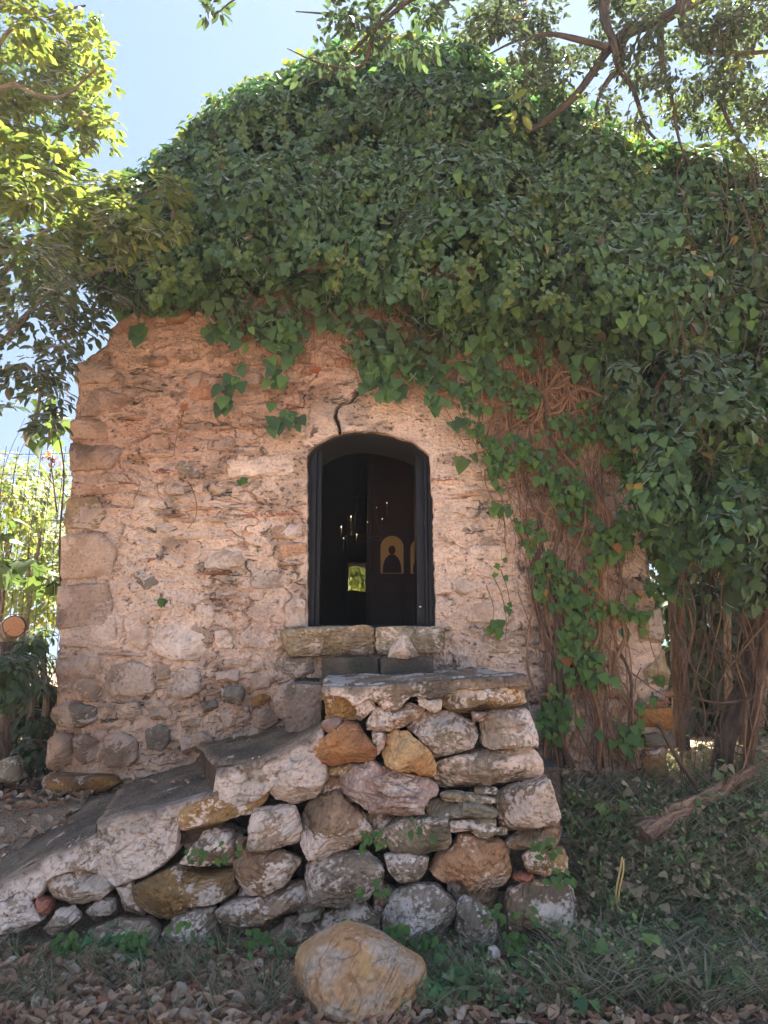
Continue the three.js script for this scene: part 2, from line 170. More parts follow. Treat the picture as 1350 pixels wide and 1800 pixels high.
const RT = {
  ochre: rockTex([0.34, 0.17, 0.055], [0.42, 0.25, 0.10], [0.20, 0.12, 0.06], 0.32, 11), orange: rockTex([0.46, 0.20, 0.065], [0.52, 0.28, 0.10], [0.30, 0.13, 0.05], 0.05, 23), grey: rockTex([0.22, 0.19, 0.155], [0.31, 0.26, 0.21], [0.15, 0.12, 0.09], 0.42, 37),
  brown: rockTex([0.24, 0.155, 0.095], [0.32, 0.21, 0.13], [0.16, 0.12, 0.08], 0.45, 51), lime: rockTex([0.40, 0.29, 0.21], [0.30, 0.21, 0.15], [0.20, 0.16, 0.11], 0.85, 67), rose: rockTex([0.44, 0.28, 0.21], [0.50, 0.36, 0.29], [0.26, 0.17, 0.14], 0.3, 83),
  slate: rockTex([0.20, 0.185, 0.15], [0.26, 0.24, 0.19], [0.13, 0.12, 0.085], 0.2, 97), dark: rockTex([0.075, 0.06, 0.045], [0.11, 0.085, 0.06], [0.05, 0.045, 0.03], 0.12, 111, { limeC: [0.3, 0.25, 0.2] }), tuff: rockTex([0.36, 0.26, 0.15], [0.44, 0.34, 0.21], [0.24, 0.18, 0.09], 0.3, 123), block: rockTex([0.19, 0.14, 0.11], [0.26, 0.2, 0.16], [0.11, 0.09, 0.065], 0.25, 141, { limeC: [0.42, 0.35, 0.3] }),
};
const RM = {}; for (const k in RT) RM[k] = mat(RT[k], 0.022, { vertexColors: true });
const RMplain = {}; for (const k in RT) RMplain[k] = mat(RT[k], 0.02);
RM.brick = mat(rockTex([0.38, 0.15, 0.09], [0.44, 0.2, 0.13], [0.28, 0.13, 0.09], 0.42, 157, { n: 512 }), 0.015, { vertexColors: true });
// lime plaster over rubble: cream and pink coat, worn to brown mortar, thin cracks and pits (2.4 m square)
const plasterTex = makeTex(2048, (u, v, o) => {
  const w1 = pf(u, v, 4, 5, 4, 3), w2 = pf(u, v, 4, 5, 4, 71), big = pf(u + w1 * 0.05, v + w2 * 0.05, 5, 7, 7, 19), mid = pf(u + w2 * 0.03, v + w1 * 0.02, 14, 26, 5, 91), f = pf(u, v, 96, 110, 3, 7), fib = pf(u, v, 60, 260, 2, 37);
  o[0] = 0.74; o[1] = 0.545; o[2] = 0.425; const k = 1 + 0.4 * mid + 0.22 * f + 0.12 * fib; o[0] *= k; o[1] *= k; o[2] *= k;
  const worn = sstep(0.06, 0.22, big + 0.35 * mid + 0.2 * f); mixc(o, [0.42, 0.29, 0.21], worn * 0.8); const red = sstep(0.2, 0.36, w2 + mid * 0.4); mixc(o, [0.46, 0.27, 0.19], red * 0.45); const gr = sstep(0.14, 0.34, w1 + mid * 0.5); mixc(o, [0.30, 0.24, 0.185], gr * 0.65);
  const cr = 1 - sstep(0.0, 0.022, Math.abs(pf(u + w1 * 0.06, v + w2 * 0.04, 4, 11, 4, 55))), cm = sstep(0.06, 0.2, w1 * 0.8 + mid * 0.5), crack = cr * cm; const pit = sstep(0.33, 0.45, pf(u, v, 60, 80, 3, 301) + 0.14 * worn) * 0.8;
  const d = 1 - Math.max(crack * 0.6, pit * 0.55); o[0] *= d; o[1] *= d; o[2] *= d;
  o[3] = 0.55 + big * 0.22 + mid * 0.35 + f * 0.16 - crack * 0.4 - pit * 0.3 - worn * 0.12;
});
for (const t of [plasterTex.map, plasterTex.bumpMap]) t.repeat.set(1 / 2.4, 1 / 2.4);
const RB = new THREE.MeshStandardMaterial({ vertexColors: true, roughness: 0.9, bumpMap: RT.brown.bumpMap, bumpScale: 0.035 });
const M = { plaster: mat(plasterTex, 0.11, { vertexColors: true }) };
const barkTex = makeTex(512, (u, v, o) => { const w = pf(u, v, 3, 3, 3, 5), r = pf(u + w * 0.08, v, 22, 5, 4, 29), f = pf(u, v, 60, 40, 2, 13), k = 0.75 + 0.9 * sstep(-0.3, 0.35, r) + f * 0.4; o[0] = 0.15 * k; o[1] = 0.115 * k; o[2] = 0.085 * k; o[3] = 0.5 + r + f * 0.2; });
M.bark = mat(barkTex, 0.02); M.limb = mat(barkTex, 0.02, { color: rgb(0.5, 0.46, 0.45) }); M.vine = mat(barkTex, 0.006, { color: rgb(1.28, 0.9, 0.68) }); M.vineDark = mat(barkTex, 0.006, { color: rgb(0.6, 0.47, 0.4) }); M.deadwood = mat(barkTex, 0.035, { color: rgb(2.1, 1.55, 1.35) });
const soilTex = makeTex(1024, (u, v, o) => { const a = pf(u, v, 6, 6, 6, 8), f = pf(u, v, 70, 70, 3, 44), k = 1 + a * 0.6 + f * 0.8; o[0] = 0.29 * k; o[1] = 0.205 * k; o[2] = 0.135 * k; mixc(o, [0.13, 0.105, 0.065], sstep(0.05, 0.3, a + f * 0.3) * 0.7); o[3] = 0.5 + a * 0.4 + f * 0.5; });
M.soil = mat(soilTex, 0.02, { roughness: 1 });
const concTex = rockTex([0.135, 0.095, 0.065], [0.19, 0.14, 0.098], [0.095, 0.07, 0.048], 0.02, 171, { grain: 0.35 }); M.tread = mat(concTex, 0.03, { vertexColors: true });
// ---------- ground ----------
function groundY(x, z) {
  const d = -z; let y = 0.56 * sstep(4.15, 5.35, d + 0.12 * n3(x * 0.9, z, 3)); y += 0.12 * sstep(1.2, 3.5, x) * sstep(3.6, 5, d) + 0.5 * sstep(9, 30, d);
  y += 0.05 * fbm3(x * 0.8, 0, z * 0.8, 3) + 0.018 * fbm3(x * 5, 2, z * 5, 3) * sstep(30, 8, Math.hypot(x, z)); y -= 0.05 * sstep(3.4, 1.5, d); return y;
}
{
  const xs = [], zs = []; for (let i = -120; i <= 120; i++) { const t = i / 120; xs.push(Math.sign(t) * (Math.abs(t) * 4 + Math.pow(Math.abs(t), 5) * 76)); zs.push(-4.4 + Math.sign(t) * (Math.abs(t) * 3.5 + Math.pow(Math.abs(t), 5) * 76)); }
  const pos = [], idx = [], uv = [], col = [], n = xs.length; for (let j = 0; j < n; j++) for (let i = 0; i < n; i++) { const x = xs[i], z = zs[n - 1 - j], t = sstep(-3.0, -1.6, z + 0.5 * n3(x * 0.6, z * 0.6, 2)) * sstep(40, 15, Math.hypot(x, z)), q = 1 + 0.15 * n3(x, z, 7); pos.push(x, groundY(x, z), z); uv.push(x * 0.9, z * 0.9); col.push(q * lerp(1, 2.0, t), q * lerp(1, 1.9, t), q * lerp(1, 1.75, t)); }   // ground out of view, made paler to bounce sunlight onto the chapel front
  for (let j = 0; j < n - 1; j++) for (let i = 0; i < n - 1; i++) { const a = j * n + i; idx.push(a, a + 1, a + n, a + 1, a + n + 1, a + n); }
  tag(part('ground', geoFrom(pos, idx, uv, col), M.soil), 'brown leaf-strewn earth rising to the foot of the stone chapel', 'ground', null, 'structure');
}

// ---------- the chapel ----------
const D0 = 5.5, TH = 0.55;
const chapel = thing('stone_chapel', 'small old rubble-stone chapel with flaking pink lime plaster and an arched doorway', 'chapel', V(-0.15, 0.5, -D0));
const P2 = (a, d) => { const o = []; for (let i = 0; i < a.length; i += 2) { const p = at(a[i], a[i + 1], d); o.push([p.x, p.y]); } return o; };
const doorPx = [540, 1101, 540, 1060, 541, 1000, 540, 930, 540, 860, 540, 800, 546, 791, 560, 779, 580, 767, 600, 760, 625, 757, 655, 758, 680, 763, 705, 769, 728, 778, 745, 788, 755, 799, 757, 830, 757, 860, 762, 885, 761, 930, 763, 985, 765, 1040, 766, 1101, 720, 1103, 655, 1103, 590, 1103];
const wallPx = [100, 1392, 86, 1330, 96, 1250, 92, 1200, 100, 1110, 105, 1000, 112, 925, 122, 850, 120, 790, 128, 735, 133, 690, 133, 640, 150, 622, 185, 603, 188, 572, 240, 545, 300, 525, 370, 505, 520, 462, 675, 425, 860, 470, 1010, 540, 1090, 640, 1108, 720, 1120, 850, 1140, 960, 1152, 1040, 1162, 1120, 1178, 1180, 1180, 1230, 1184, 1290, 1176, 1340, 1190, 1420, 900, 1440, 600, 1440, 300, 1440];
const doorPoly = P2(doorPx, D0), wallPoly = P2(wallPx, D0), DC = at(652, 935, D0);
const crackPx = [597, 760, 595, 745, 589, 731, 592, 718, 601, 708, 615, 706, 623, 698, 629, 690, 634, 684], crack2Px = [601, 1151, 0, 0], crackPoly = P2(crackPx, D0);
const segDist = (x, y, poly) => { let b = 9, at_ = 0; for (let i = 0; i + 1 < poly.length; i++) { const [ax, ay] = poly[i], ex = poly[i + 1][0] - ax, ey = poly[i + 1][1] - ay, t = clamp(((x - ax) * ex + (y - ay) * ey) / (ex * ex + ey * ey)), d = Math.hypot(x - ax - ex * t, y - ay - ey * t); if (d < b) { b = d; at_ = (i + t) / (poly.length - 1); } } return [b, at_]; };
function zone(x, y) {   // how much lime coat is left on the front: bare brown rubble towards the upper left and the foot, fresh coat round the arch
  const n = fbm3(x * 1.1, y * 1.1, 4.2, 4), n2 = fbm3(x * 3.1, y * 3.1, 9.2, 3), up = sstep(2.95, 3.75, y + 0.33 * Math.max(0, -x - 0.3) + n * 1.0), low = sstep(1.65, 0.85, y + n * 0.5 + 0.08 * x), cell = clamp(0.62 + 0.5 * sstep(0.0, 0.5, -(Math.hypot(x + 0.1, (y - 3.1) * 1.1) - 1.1)) * 0.8);
  const a = 1 + 0.28 * n + 0.2 * n2 + 0.06 * cell, c = [a, a, a]; mixc(c, [0.66, 0.53, 0.46], up * 0.85); mixc(c, [0.60, 0.56, 0.51], low * 0.8); const le = sstep(-1.75, -2.35, x + n * 0.4); mixc(c, [0.62, 0.54, 0.48], le * 0.6); return c;
}
function rayPoly(c, a, poly) { const dx = Math.cos(a), dy = Math.sin(a); let best = 0; for (let i = 0; i < poly.length; i++) { const q = poly[(i + 1) % poly.length], ax = poly[i][0] - c.x, ay = poly[i][1] - c.y, ex = q[0] - poly[i][0], ey = q[1] - poly[i][1], det = dx * ey - dy * ex; if (Math.abs(det) < 1e-9) continue; const t = (ax * ey - ay * ex) / det, s = (ax * dy - ay * dx) / det; if (t > 0 && s > -1e-6 && s < 1 + 1e-6) best = Math.max(best, t); } return best; }
function wallRelief(x, y) {
  const arch = sstep(0.62, 0.42, Math.abs(Math.hypot((x + 0.1) * 0.95, Math.max(0, y - 2.75)) - 0.55) + 0.25) * sstep(2.7, 2.9, y), r = 1 - 0.75 * arch;
  let h = (0.05 * fbm3(x * 2.2, y * 3.2, 1.7, 4) + 0.045 * Math.abs(fbm3(x * 5, y * 9, 5.1, 4)) + 0.028 * fbm3(x * 17, y * 24, 2.2, 4)) * r - (0.035 * sstep(0.07, 0.0, Math.abs(n3(x * 2.6 + 0.4 * n3(x * 4, y * 4, 3), y * 8, 3.3))) * sstep(-0.05, 0.3, n3(x * 1.9, y * 2.4, 11)) + 0.03 * sstep(0.06, 0.0, Math.abs(n3(x * 7, y * 9, 6.1))) * sstep(0.05, 0.35, n3(x * 2.3, y * 2, 15))) * r; h -= 0.05 * sstep(0.55, 0.75, n3(x * 3.3, y * 5.5, 8) + 0.3 * n3(x * 9, y * 12, 3)) * r;
  const [cd, ct] = segDist(x, y, crackPoly), w = lerp(0.010, 0.005, ct) * (1 + 0.3 * n3(x * 20, y * 20, 1)); h -= 0.2 * sstep(w + 0.004, w - 0.003, cd); return h - 0.02;
}
{
  // front wall: rings from the door opening out to the outline, reveal and outer faces behind
  const N = 960, MR = 230, pos = [], idx = [], uv = [], col = [], base = wallRelief;
  const add = (x, y, z) => { pos.push(x, y, z); uv.push(x, y + 0.0 + (z + D0) * 0.8); const c = zone(x, y); col.push(...c); };
  const rows = [[0, -0.09], [0, -0.05]]; for (let j = 0; j <= MR; j++) rows.push([Math.pow(j / MR, 1.25), 0]); rows.push([1, -0.12], [1, -0.35], [1, -TH]);
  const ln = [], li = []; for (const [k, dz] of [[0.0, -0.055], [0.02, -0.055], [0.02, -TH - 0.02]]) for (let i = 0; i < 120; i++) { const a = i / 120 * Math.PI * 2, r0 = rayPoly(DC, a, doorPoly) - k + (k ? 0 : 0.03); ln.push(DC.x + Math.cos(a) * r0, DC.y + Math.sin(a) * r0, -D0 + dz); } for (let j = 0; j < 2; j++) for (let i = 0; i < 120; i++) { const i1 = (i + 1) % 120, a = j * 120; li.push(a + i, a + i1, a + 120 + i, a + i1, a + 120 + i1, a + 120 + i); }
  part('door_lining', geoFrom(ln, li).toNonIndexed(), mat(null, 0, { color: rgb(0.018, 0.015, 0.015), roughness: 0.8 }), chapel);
  for (const [f, dz] of rows) for (let k = 0; k < N; k++) {
    const a = k / N * Math.PI * 2, r0 = rayPoly(DC, a, doorPoly), r1 = rayPoly(DC, a, wallPoly), rr = lerp(r0 + 0.012 * n3(Math.cos(a) * 9, Math.sin(a) * 9, 2), r1 + 0.03 * fbm3(Math.cos(a) * 14, Math.sin(a) * 14, 5, 3), f), x = DC.x + Math.cos(a) * rr, y = DC.y + Math.sin(a) * rr, soft = Math.min(1, f * 14 + 0.25);
    add(x, y, -D0 + (dz ? dz : base(x, y) * soft - (f === 0 ? 0.012 : 0) - (f > 0.985 ? 0.03 : 0)));
  }
  for (let j = 0; j < rows.length - 1; j++) for (let k = 0; k < N; k++) { const k1 = (k + 1) % N, a = j * N; idx.push(a + k, a + N + k, a + k1, a + k1, a + N + k, a + N + k1); }
  const g = geoFrom(pos, idx, uv, col); const wall = part('front_wall', g, M.plaster, chapel); chapel.wallMesh = wall;
}
const wall = chapel.wallMesh;
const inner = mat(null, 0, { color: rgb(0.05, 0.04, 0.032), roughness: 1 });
// side and rear walls with thickness, a rear wall with a small opening, pitched roof, floor
{
  const L = at(112, 925, D0).x + 0.02, Rr = at(1140, 960, D0).x - 0.02, zb = -10.1, y0 = 0.3, y1 = 3.75, cx = (L + Rr) / 2, ap = 4.85;
  const bx = (name, x0, x1, ya, yb, z0, z1, m, par = chapel) => part(name, block(V((x0 + x1) / 2, (ya + yb) / 2, (z0 + z1) / 2), V(x1 - x0, yb - ya, z1 - z0), { rough: 0.02, round: 0.03, seg: 10 }), m, par);
  bx('side_wall', L, L + 0.5, y0, y1, zb, -D0 - TH + 0.02, RMplain.brown); bx('side_wall', Rr - 0.5, Rr, y0, y1, zb, -D0 - TH + 0.02, RMplain.brown);
  const wp = at(626, 1014, 10.0), wx0 = wp.x - 0.125, wx1 = wp.x + 0.125, wy0 = wp.y - 0.2, wy1 = wp.y + 0.2;
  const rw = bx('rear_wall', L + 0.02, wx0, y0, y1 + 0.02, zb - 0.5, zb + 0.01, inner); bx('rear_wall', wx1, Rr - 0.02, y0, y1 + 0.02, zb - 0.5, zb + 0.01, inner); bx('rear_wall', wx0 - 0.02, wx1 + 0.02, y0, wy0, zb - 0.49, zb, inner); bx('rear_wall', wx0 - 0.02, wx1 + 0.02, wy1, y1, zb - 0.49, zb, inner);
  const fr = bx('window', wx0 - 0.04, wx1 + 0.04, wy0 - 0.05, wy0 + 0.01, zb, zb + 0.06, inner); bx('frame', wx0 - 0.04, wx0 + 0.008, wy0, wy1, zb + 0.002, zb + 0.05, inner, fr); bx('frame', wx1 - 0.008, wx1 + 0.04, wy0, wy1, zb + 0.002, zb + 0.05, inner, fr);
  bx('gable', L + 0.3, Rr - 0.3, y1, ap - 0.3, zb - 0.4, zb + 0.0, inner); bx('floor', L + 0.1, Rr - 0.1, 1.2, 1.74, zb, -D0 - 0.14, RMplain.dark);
  const rs = new THREE.Shape([new THREE.Vector2(L - 0.05, y1 - 0.05), new THREE.Vector2(cx, ap - 0.25), new THREE.Vector2(Rr + 0.05, y1 - 0.05), new THREE.Vector2(Rr + 0.05, y1 + 0.12), new THREE.Vector2(cx, ap - 0.06), new THREE.Vector2(L - 0.05, y1 + 0.12)]);
  const rg = new THREE.ExtrudeGeometry(rs, { depth: 5.0, bevelEnabled: false }); rg.translate(0, 0, -10.7); part('roof', rg, RMplain.dark, chapel);
}
// stones that show in the front wall
let sid = 100; const taken = []; const wallRnd = rng(404);
const hitBox = (x0, y0, x1, y1) => taken.some(([a, b, c, d]) => x0 < c && x1 > a && y0 < d && y1 > b);
function wallStone(poly, kind, proud, opts = {}, name = 'stone') {
  const xs = poly.map((p) => p[0]), ys = poly.map((p) => p[1]); taken.push([Math.min(...xs), Math.min(...ys), Math.max(...xs), Math.max(...ys)]); const m = typeof kind === 'string' ? RM[kind] : kind;
  const mx = poly.reduce((s, p) => s + p[0], 0) / poly.length, my = poly.reduce((s, p) => s + p[1], 0) / poly.length;
  const g = stone(poly, -D0 + proud + Math.max(0, 0.6 * wallRelief(mx, my)), opts.depth ?? 0.16, { e: 0.24, rough: 0.012, facets: 3, seg: 40, ring: 14, smooth: 0, seed: sid++, tint: opts.coat === false ? null : zone, ...opts }); return part(name, g, m, wall);
}
const DZ = (...a) => { const o = []; for (let i = 0; i < a.length; i += 2) { const p = at(80 + a[i] * 0.37037, 1060 + a[i + 1] * 0.37037, D0); o.push([p.x, p.y]); } return o; };
RM.coat = mat(rockTex([0.58, 0.43, 0.335], [0.66, 0.51, 0.41], [0.42, 0.30, 0.22], 0.4, 191, { limeC: [0.73, 0.58, 0.485] }), 0.018, { vertexColors: true });
RM.coatDark = mat(rockTex([0.42, 0.30, 0.22], [0.53, 0.39, 0.30], [0.29, 0.21, 0.155], 0.45, 203, { limeC: [0.68, 0.53, 0.44] }), 0.02, { vertexColors: true });
RM.coatRed = mat(rockTex([0.46, 0.27, 0.17], [0.52, 0.34, 0.23], [0.33, 0.2, 0.13], 0.4, 223, { limeC: [0.68, 0.53, 0.44] }), 0.018, { vertexColors: true });
for (const [k, p, ...q] of [
  ['coat', 0.035, 380, 90, 430, 78, 480, 105, 488, 190, 470, 228, 400, 232, 378, 215], ['coat', 0.05, 500, 190, 540, 120, 620, 95, 720, 110, 775, 170, 780, 230, 720, 270, 600, 278, 525, 240], ['coat', 0.035, 800, 130, 860, 122, 885, 150, 888, 215, 820, 220, 800, 190], ['coat', 0.035, 895, 150, 930, 130, 1040, 128, 1055, 160, 1050, 212, 910, 214], ['coat', 0.03, 705, 40, 740, 8, 790, 15, 810, 60, 790, 105, 730, 100],
  ['coat', 0.045, 1135, 10, 1180, -30, 1235, -20, 1236, 114, 1140, 116], ['grey', 0.05, 1080, 290, 1110, 260, 1270, 255, 1275, 330, 1200, 355, 1090, 345], ['coatDark', 0.04, 800, 330, 860, 315, 918, 318, 920, 372, 810, 380], ['grey', 0.04, 835, 405, 930, 392, 945, 420, 930, 470, 840, 482], ['coatDark', 0.035, 965, 350, 1020, 330, 1070, 345, 1068, 400, 980, 412], ['coat', 0.03, 842, 275, 955, 268, 955, 300, 845, 306], ['coat', 0.03, 965, 280, 1030, 270, 1035, 312, 970, 316],
  ['ochre', 0.03, 970, 450, 1020, 430, 1080, 440, 1070, 480, 980, 490], ['coatRed', 0.05, 830, 530, 880, 485, 960, 490, 972, 540, 940, 585, 850, 590], ['grey', 0.045, 470, 600, 540, 570, 590, 600, 588, 670, 540, 710, 480, 690], ['coatDark', 0.045, 275, 400, 310, 300, 420, 275, 505, 310, 512, 420, 440, 440, 320, 440], ['coatDark', 0.05, 575, 420, 610, 320, 680, 300, 740, 330, 742, 420, 680, 450, 600, 450],
  ['grey', 0.09, 18, 540, 40, 490, 120, 470, 240, 490, 255, 560, 170, 595, 60, 590], ['coatDark', 0.10, 8, 740, 20, 640, 80, 605, 130, 640, 132, 770, 60, 795, 15, 790], ['coatDark', 0.07, 262, 720, 290, 630, 370, 610, 440, 650, 445, 740, 400, 780, 290, 780], ['ochre', 0.14, -5, 830, 40, 800, 200, 805, 330, 810, 370, 850, 300, 890, 80, 900, 0, 880], ['coatDark', 0.06, 135, 640, 200, 620, 252, 650, 250, 740, 180, 765, 140, 730], ['coatRed', 0.03, 635, 555, 690, 540, 735, 555, 730, 590, 640, 598],
  ['grey', 0.04, 735, 470, 800, 455, 820, 490, 800, 525, 740, 525], ['coat', 0.03, 625, 15, 690, 5, 705, 25, 690, 42, 640, 42], ['coat', 0.035, 500, 15, 600, 10, 620, 22, 600, 34, 505, 34], ['coat', 0.035, 365, 58, 545, 52, 548, 68, 372, 72], ['coat', 0.03, 360, 75, 376, 75, 372, 160, 350, 205, 345, 195], ['coatDark', 0.03, 480, 500, 560, 480, 600, 520, 590, 560, 500, 555],
  ['coatDark', 0.05, 330, 480, 440, 470, 460, 520, 420, 560, 340, 545], ['dark', 0.04, 1180, 360, 1290, 350, 1300, 385, 1190, 392], ['coatDark', 0.04, 1080, 400, 1180, 365, 1200, 430, 1140, 560, 1085, 540], ['coatDark', 0.05, 985, 510, 1080, 490, 1110, 560, 1050, 600, 985, 590], ['coatDark', 0.04, 530, 290, 600, 280, 610, 310, 590, 360, 530, 370],
  ['coatDark', 0.05, 630, 640, 740, 610, 800, 640, 780, 700, 650, 720], ['coatDark', 0.045, 120, 390, 200, 340, 260, 390, 250, 470, 150, 470],
  ['coat', 0.035, 60, 80, 120, 60, 330, 70, 340, 190, 200, 215, 70, 210], ['coat', 0.035, 40, 260, 120, 240, 260, 255, 270, 330, 180, 370, 45, 400]]) wallStone(DZ(...q), k, p > 0.06 ? p : p * 0.75, p > 0.08 ? { e: 0.5, depth: 0.3 } : {});
// quoins up the left edge, the banded corner at the right foot
const QX = (...a) => P2(a, D0);
for (const [k, ...q] of [['coatDark', 100, 1030, 190, 1022, 200, 1065, 185, 1105, 98, 1108], ['coat', 108, 940, 180, 935, 205, 960, 195, 1015, 104, 1018], ['tuff', 118, 875, 170, 872, 185, 900, 170, 930, 112, 930], ['coatDark', 122, 835, 215, 830, 235, 850, 220, 868, 135, 870], ['coatDark', 122, 778, 200, 772, 215, 795, 195, 825, 124, 828], ['coatDark', 124, 738, 190, 735, 200, 755, 190, 770, 122, 772], ['coatDark', 132, 690, 180, 680, 230, 700, 220, 730, 128, 732], ['coatDark', 133, 640, 190, 632, 215, 655, 200, 672, 133, 676], ['coatRed', 190, 580, 240, 550, 330, 535, 340, 560, 260, 580, 190, 600],
  ['tuff', 1130, 1180, 1170, 1135, 1178, 1180, 1176, 1205, 1130, 1212], ['orange', 1128, 1245, 1180, 1243, 1185, 1275, 1180, 1284, 1128, 1284], ['slate', 1130, 1290, 1186, 1288, 1190, 1310, 1184, 1314, 1132, 1314], ['ochre', 1130, 1330, 1165, 1320, 1186, 1370, 1196, 1410, 1190, 1440, 1130, 1440], ['tuff', 1120, 1080, 1160, 1070, 1172, 1120, 1165, 1130, 1125, 1135], ['coatRed', 1035, 875, 1080, 870, 1085, 915, 1060, 930, 1032, 925], ['coatRed', 950, 1190, 1010, 1180, 1020, 1215, 965, 1225], ['coatDark', 845, 1115, 900, 1110, 905, 1145, 860, 1150], ['coatDark', 795, 1150, 850, 1155, 860, 1185, 800, 1188], ['coatRed', 480, 925, 540, 920, 540, 945, 485, 948], ['coatRed', 490, 958, 540, 955, 540, 975, 495, 978], ['coat', 395, 805, 530, 795, 535, 835, 400, 840], ['coatRed', 315, 665, 350, 650, 385, 668, 375, 700, 330, 705], ['coatDark', 255, 625, 290, 620, 295, 640, 262, 645], ['coatDark', 305, 625, 345, 618, 350, 632, 310, 640]]) wallStone(QX(...q), k, 0.045, { depth: 0.25 });
for (const [x, y, w, h = 6] of [[285, 828, 44], [230, 735, 50, 5], [225, 745, 46, 5], [505, 715, 64, 7], [545, 648, 40, 10], [430, 838, 42, 6], [345, 896, 90, 5], [470, 905, 120, 5], [430, 890, 80, 5], [125, 1071, 24, 10], [1158, 1221, 52, 12], [1158, 1237, 52, 7], [1150, 1322, 34, 9], [300, 905, 60, 4], [375, 1008, 70, 5], [390, 1050, 60, 5], [260, 985, 50, 5], [160, 935, 60, 5], [215, 1150, 90, 5], [510, 990, 50, 5], [700, 622, 40, 6], [790, 690, 44, 6], [930, 560, 50, 6], [200, 850, 70, 4], [780, 842, 50, 4], [820, 870, 60, 4]]) {
  wallStone(QX(x - w / 2, y - h / 2, x + w / 2, y - h / 2 - 2, x + w / 2 + 2, y + h / 2 - 1, x - w / 2 + 2, y + h / 2 + 1), y > 1200 || wallRnd() < 0.55 ? 'brick' : 'coatRed', 0.028, { coat: y <= 1200, e: 0.3, rough: 0.004, seg: 20, ring: 10 }, 'brick');
}
// the rest, course by course
{
  const inside = (x, y) => { let c = false; for (let i = 0, j = wallPoly.length - 1; i < wallPoly.length; j = i++) { const [xi, yi] = wallPoly[i], [xj, yj] = wallPoly[j]; if ((yi > y) !== (yj > y) && x < (xj - xi) * (y - yi) / (yj - yi) + xi) c = !c; } return c; };
  let y = 0.75; let count = 0; while (y < 4.3) {
    const h = wallRnd() < 0.3 ? 0.035 + wallRnd() * 0.03 : 0.09 + wallRnd() * 0.13; let x = -2.35 + wallRnd() * 0.2;
    while (x < 2.1) { const w = h < 0.07 ? 0.12 + wallRnd() * 0.22 : h * (0.8 + wallRnd() * 1.3), yy = y + (wallRnd() - 0.5) * 0.05, x0 = x + 0.008, x1 = x + w - 0.008, y0 = yy + 0.008, y1 = yy + h * (0.85 + wallRnd() * 0.2) - 0.01; x += w + 0.01 + wallRnd() * 0.03;
      const archy = Math.hypot((x0 + x1) / 2 + 0.1, ((y0 + y1) / 2 - 2.75)) < 0.98 && y1 > 2.75, skip = wallRnd() < (archy ? 0.97 : x0 > 0.55 && y0 > 1.5 ? 0.55 : 0.16);
      if (skip || count > 285 || hitBox(x0, y0, x1, y1) || !inside(x0 - 0.03, y0) || !inside(x1 + 0.03, y1) || (x1 > doorPoly[0][0] - 0.015 && x0 < 0.56 && y1 > 1.45 && y0 < 3.3 && x0 < doorPoly[18][0] + 0.03 && y0 < 3.2)) continue;
      const j = () => (wallRnd() - 0.5) * Math.min(w, h) * 0.34, mx = (x0 + x1) / 2, my = (y0 + y1) / 2, q = [[x0 + Math.abs(j()), y0 + Math.abs(j()) * 0.5], [mx + j(), y0], [x1 - Math.abs(j()), y0 + Math.abs(j()) * 0.6], [x1, my + j()], [x1 - Math.abs(j()), y1 - Math.abs(j()) * 0.6], [mx + j(), y1], [x0 + Math.abs(j()), y1 - Math.abs(j()) * 0.6], [x0, my + j()]];
      const t = wallRnd(), up = my > 3.1; wallStone(q, t < (up ? 0.3 : 0.62) ? 'coat' : t < 0.88 ? 'coatDark' : t < 0.97 ? 'coatRed' : 'grey', 0.006 + wallRnd() * 0.03, { seg: 32, ring: 11, e: 0.2 + wallRnd() * 0.14 }, 'stone'); count++; }
    y += h + 0.008;
  }
}
// door frame, leaf opened inward, threshold
{
  const fm = mat(null, 0, { color: rgb(0.010, 0.009, 0.011), roughness: 0.5, metalness: 0.3 }), box = (x0, x1, y0, y1, z0, z1) => block(V((x0 + x1) / 2, (y0 + y1) / 2, (z0 + z1) / 2), V(x1 - x0, y1 - y0, z1 - z0), { rough: 0, round: 0.006, seg: 3 });
  const xl = doorPoly[0][0] - 0.01, xr = doorPoly[22][0] + 0.02, yb = 1.73, yt = at(548, 800, 5.62).y + 0.02, frame = part('door_frame', box(xl, xl + 0.05, yb, yt, -5.70, -5.60), fm, chapel);
  part('jamb', box(xl + 0.05, xl + 0.085, yb, yt + 0.02, -5.73, -5.64), fm, frame); part('jamb', box(xr - 0.06, xr, yb, yt, -5.70, -5.60), fm, frame); part('jamb', box(xr - 0.085, xr - 0.06, yb, yt, -5.73, -5.63), fm, frame); part('lintel', box(xl, xr, yt + 0.4, yt + 0.6, -5.76, -5.70), fm, frame);
  const leaf = part('door_leaf', box(xr - 0.135, xr - 0.09, yb, yt + 0.12, -6.45, -5.72), fm, chapel); part('stile', box(xr - 0.148, xr - 0.08, yb, yt + 0.12, -5.76, -5.70), fm, leaf);
  const kn = new THREE.SphereGeometry(0.014, 16, 12); kn.translate(xr - 0.12, at(738, 1067, 5.7).y, -5.69); part('knob', kn, mat(null, 0, { color: rgb(0.75, 0.72, 0.66), roughness: 0.25, metalness: 1 }), leaf);
  const sill = (a, seed) => stone(P2(a, 5.36), -5.3, 0.4, { e: 0.3, rough: 0.012, facets: 2, seg: 140, ring: 60, seed, kind: 'tuff' });
  part('threshold_stone', sill([492, 1108, 515, 1103, 655, 1101, 658, 1128, 655, 1150, 510, 1154, 497, 1138], 61), RB, chapel); part('threshold_stone', sill([660, 1102, 720, 1100, 783, 1102, 784, 1130, 779, 1147, 664, 1151, 659, 1130], 62), RB, chapel);
}

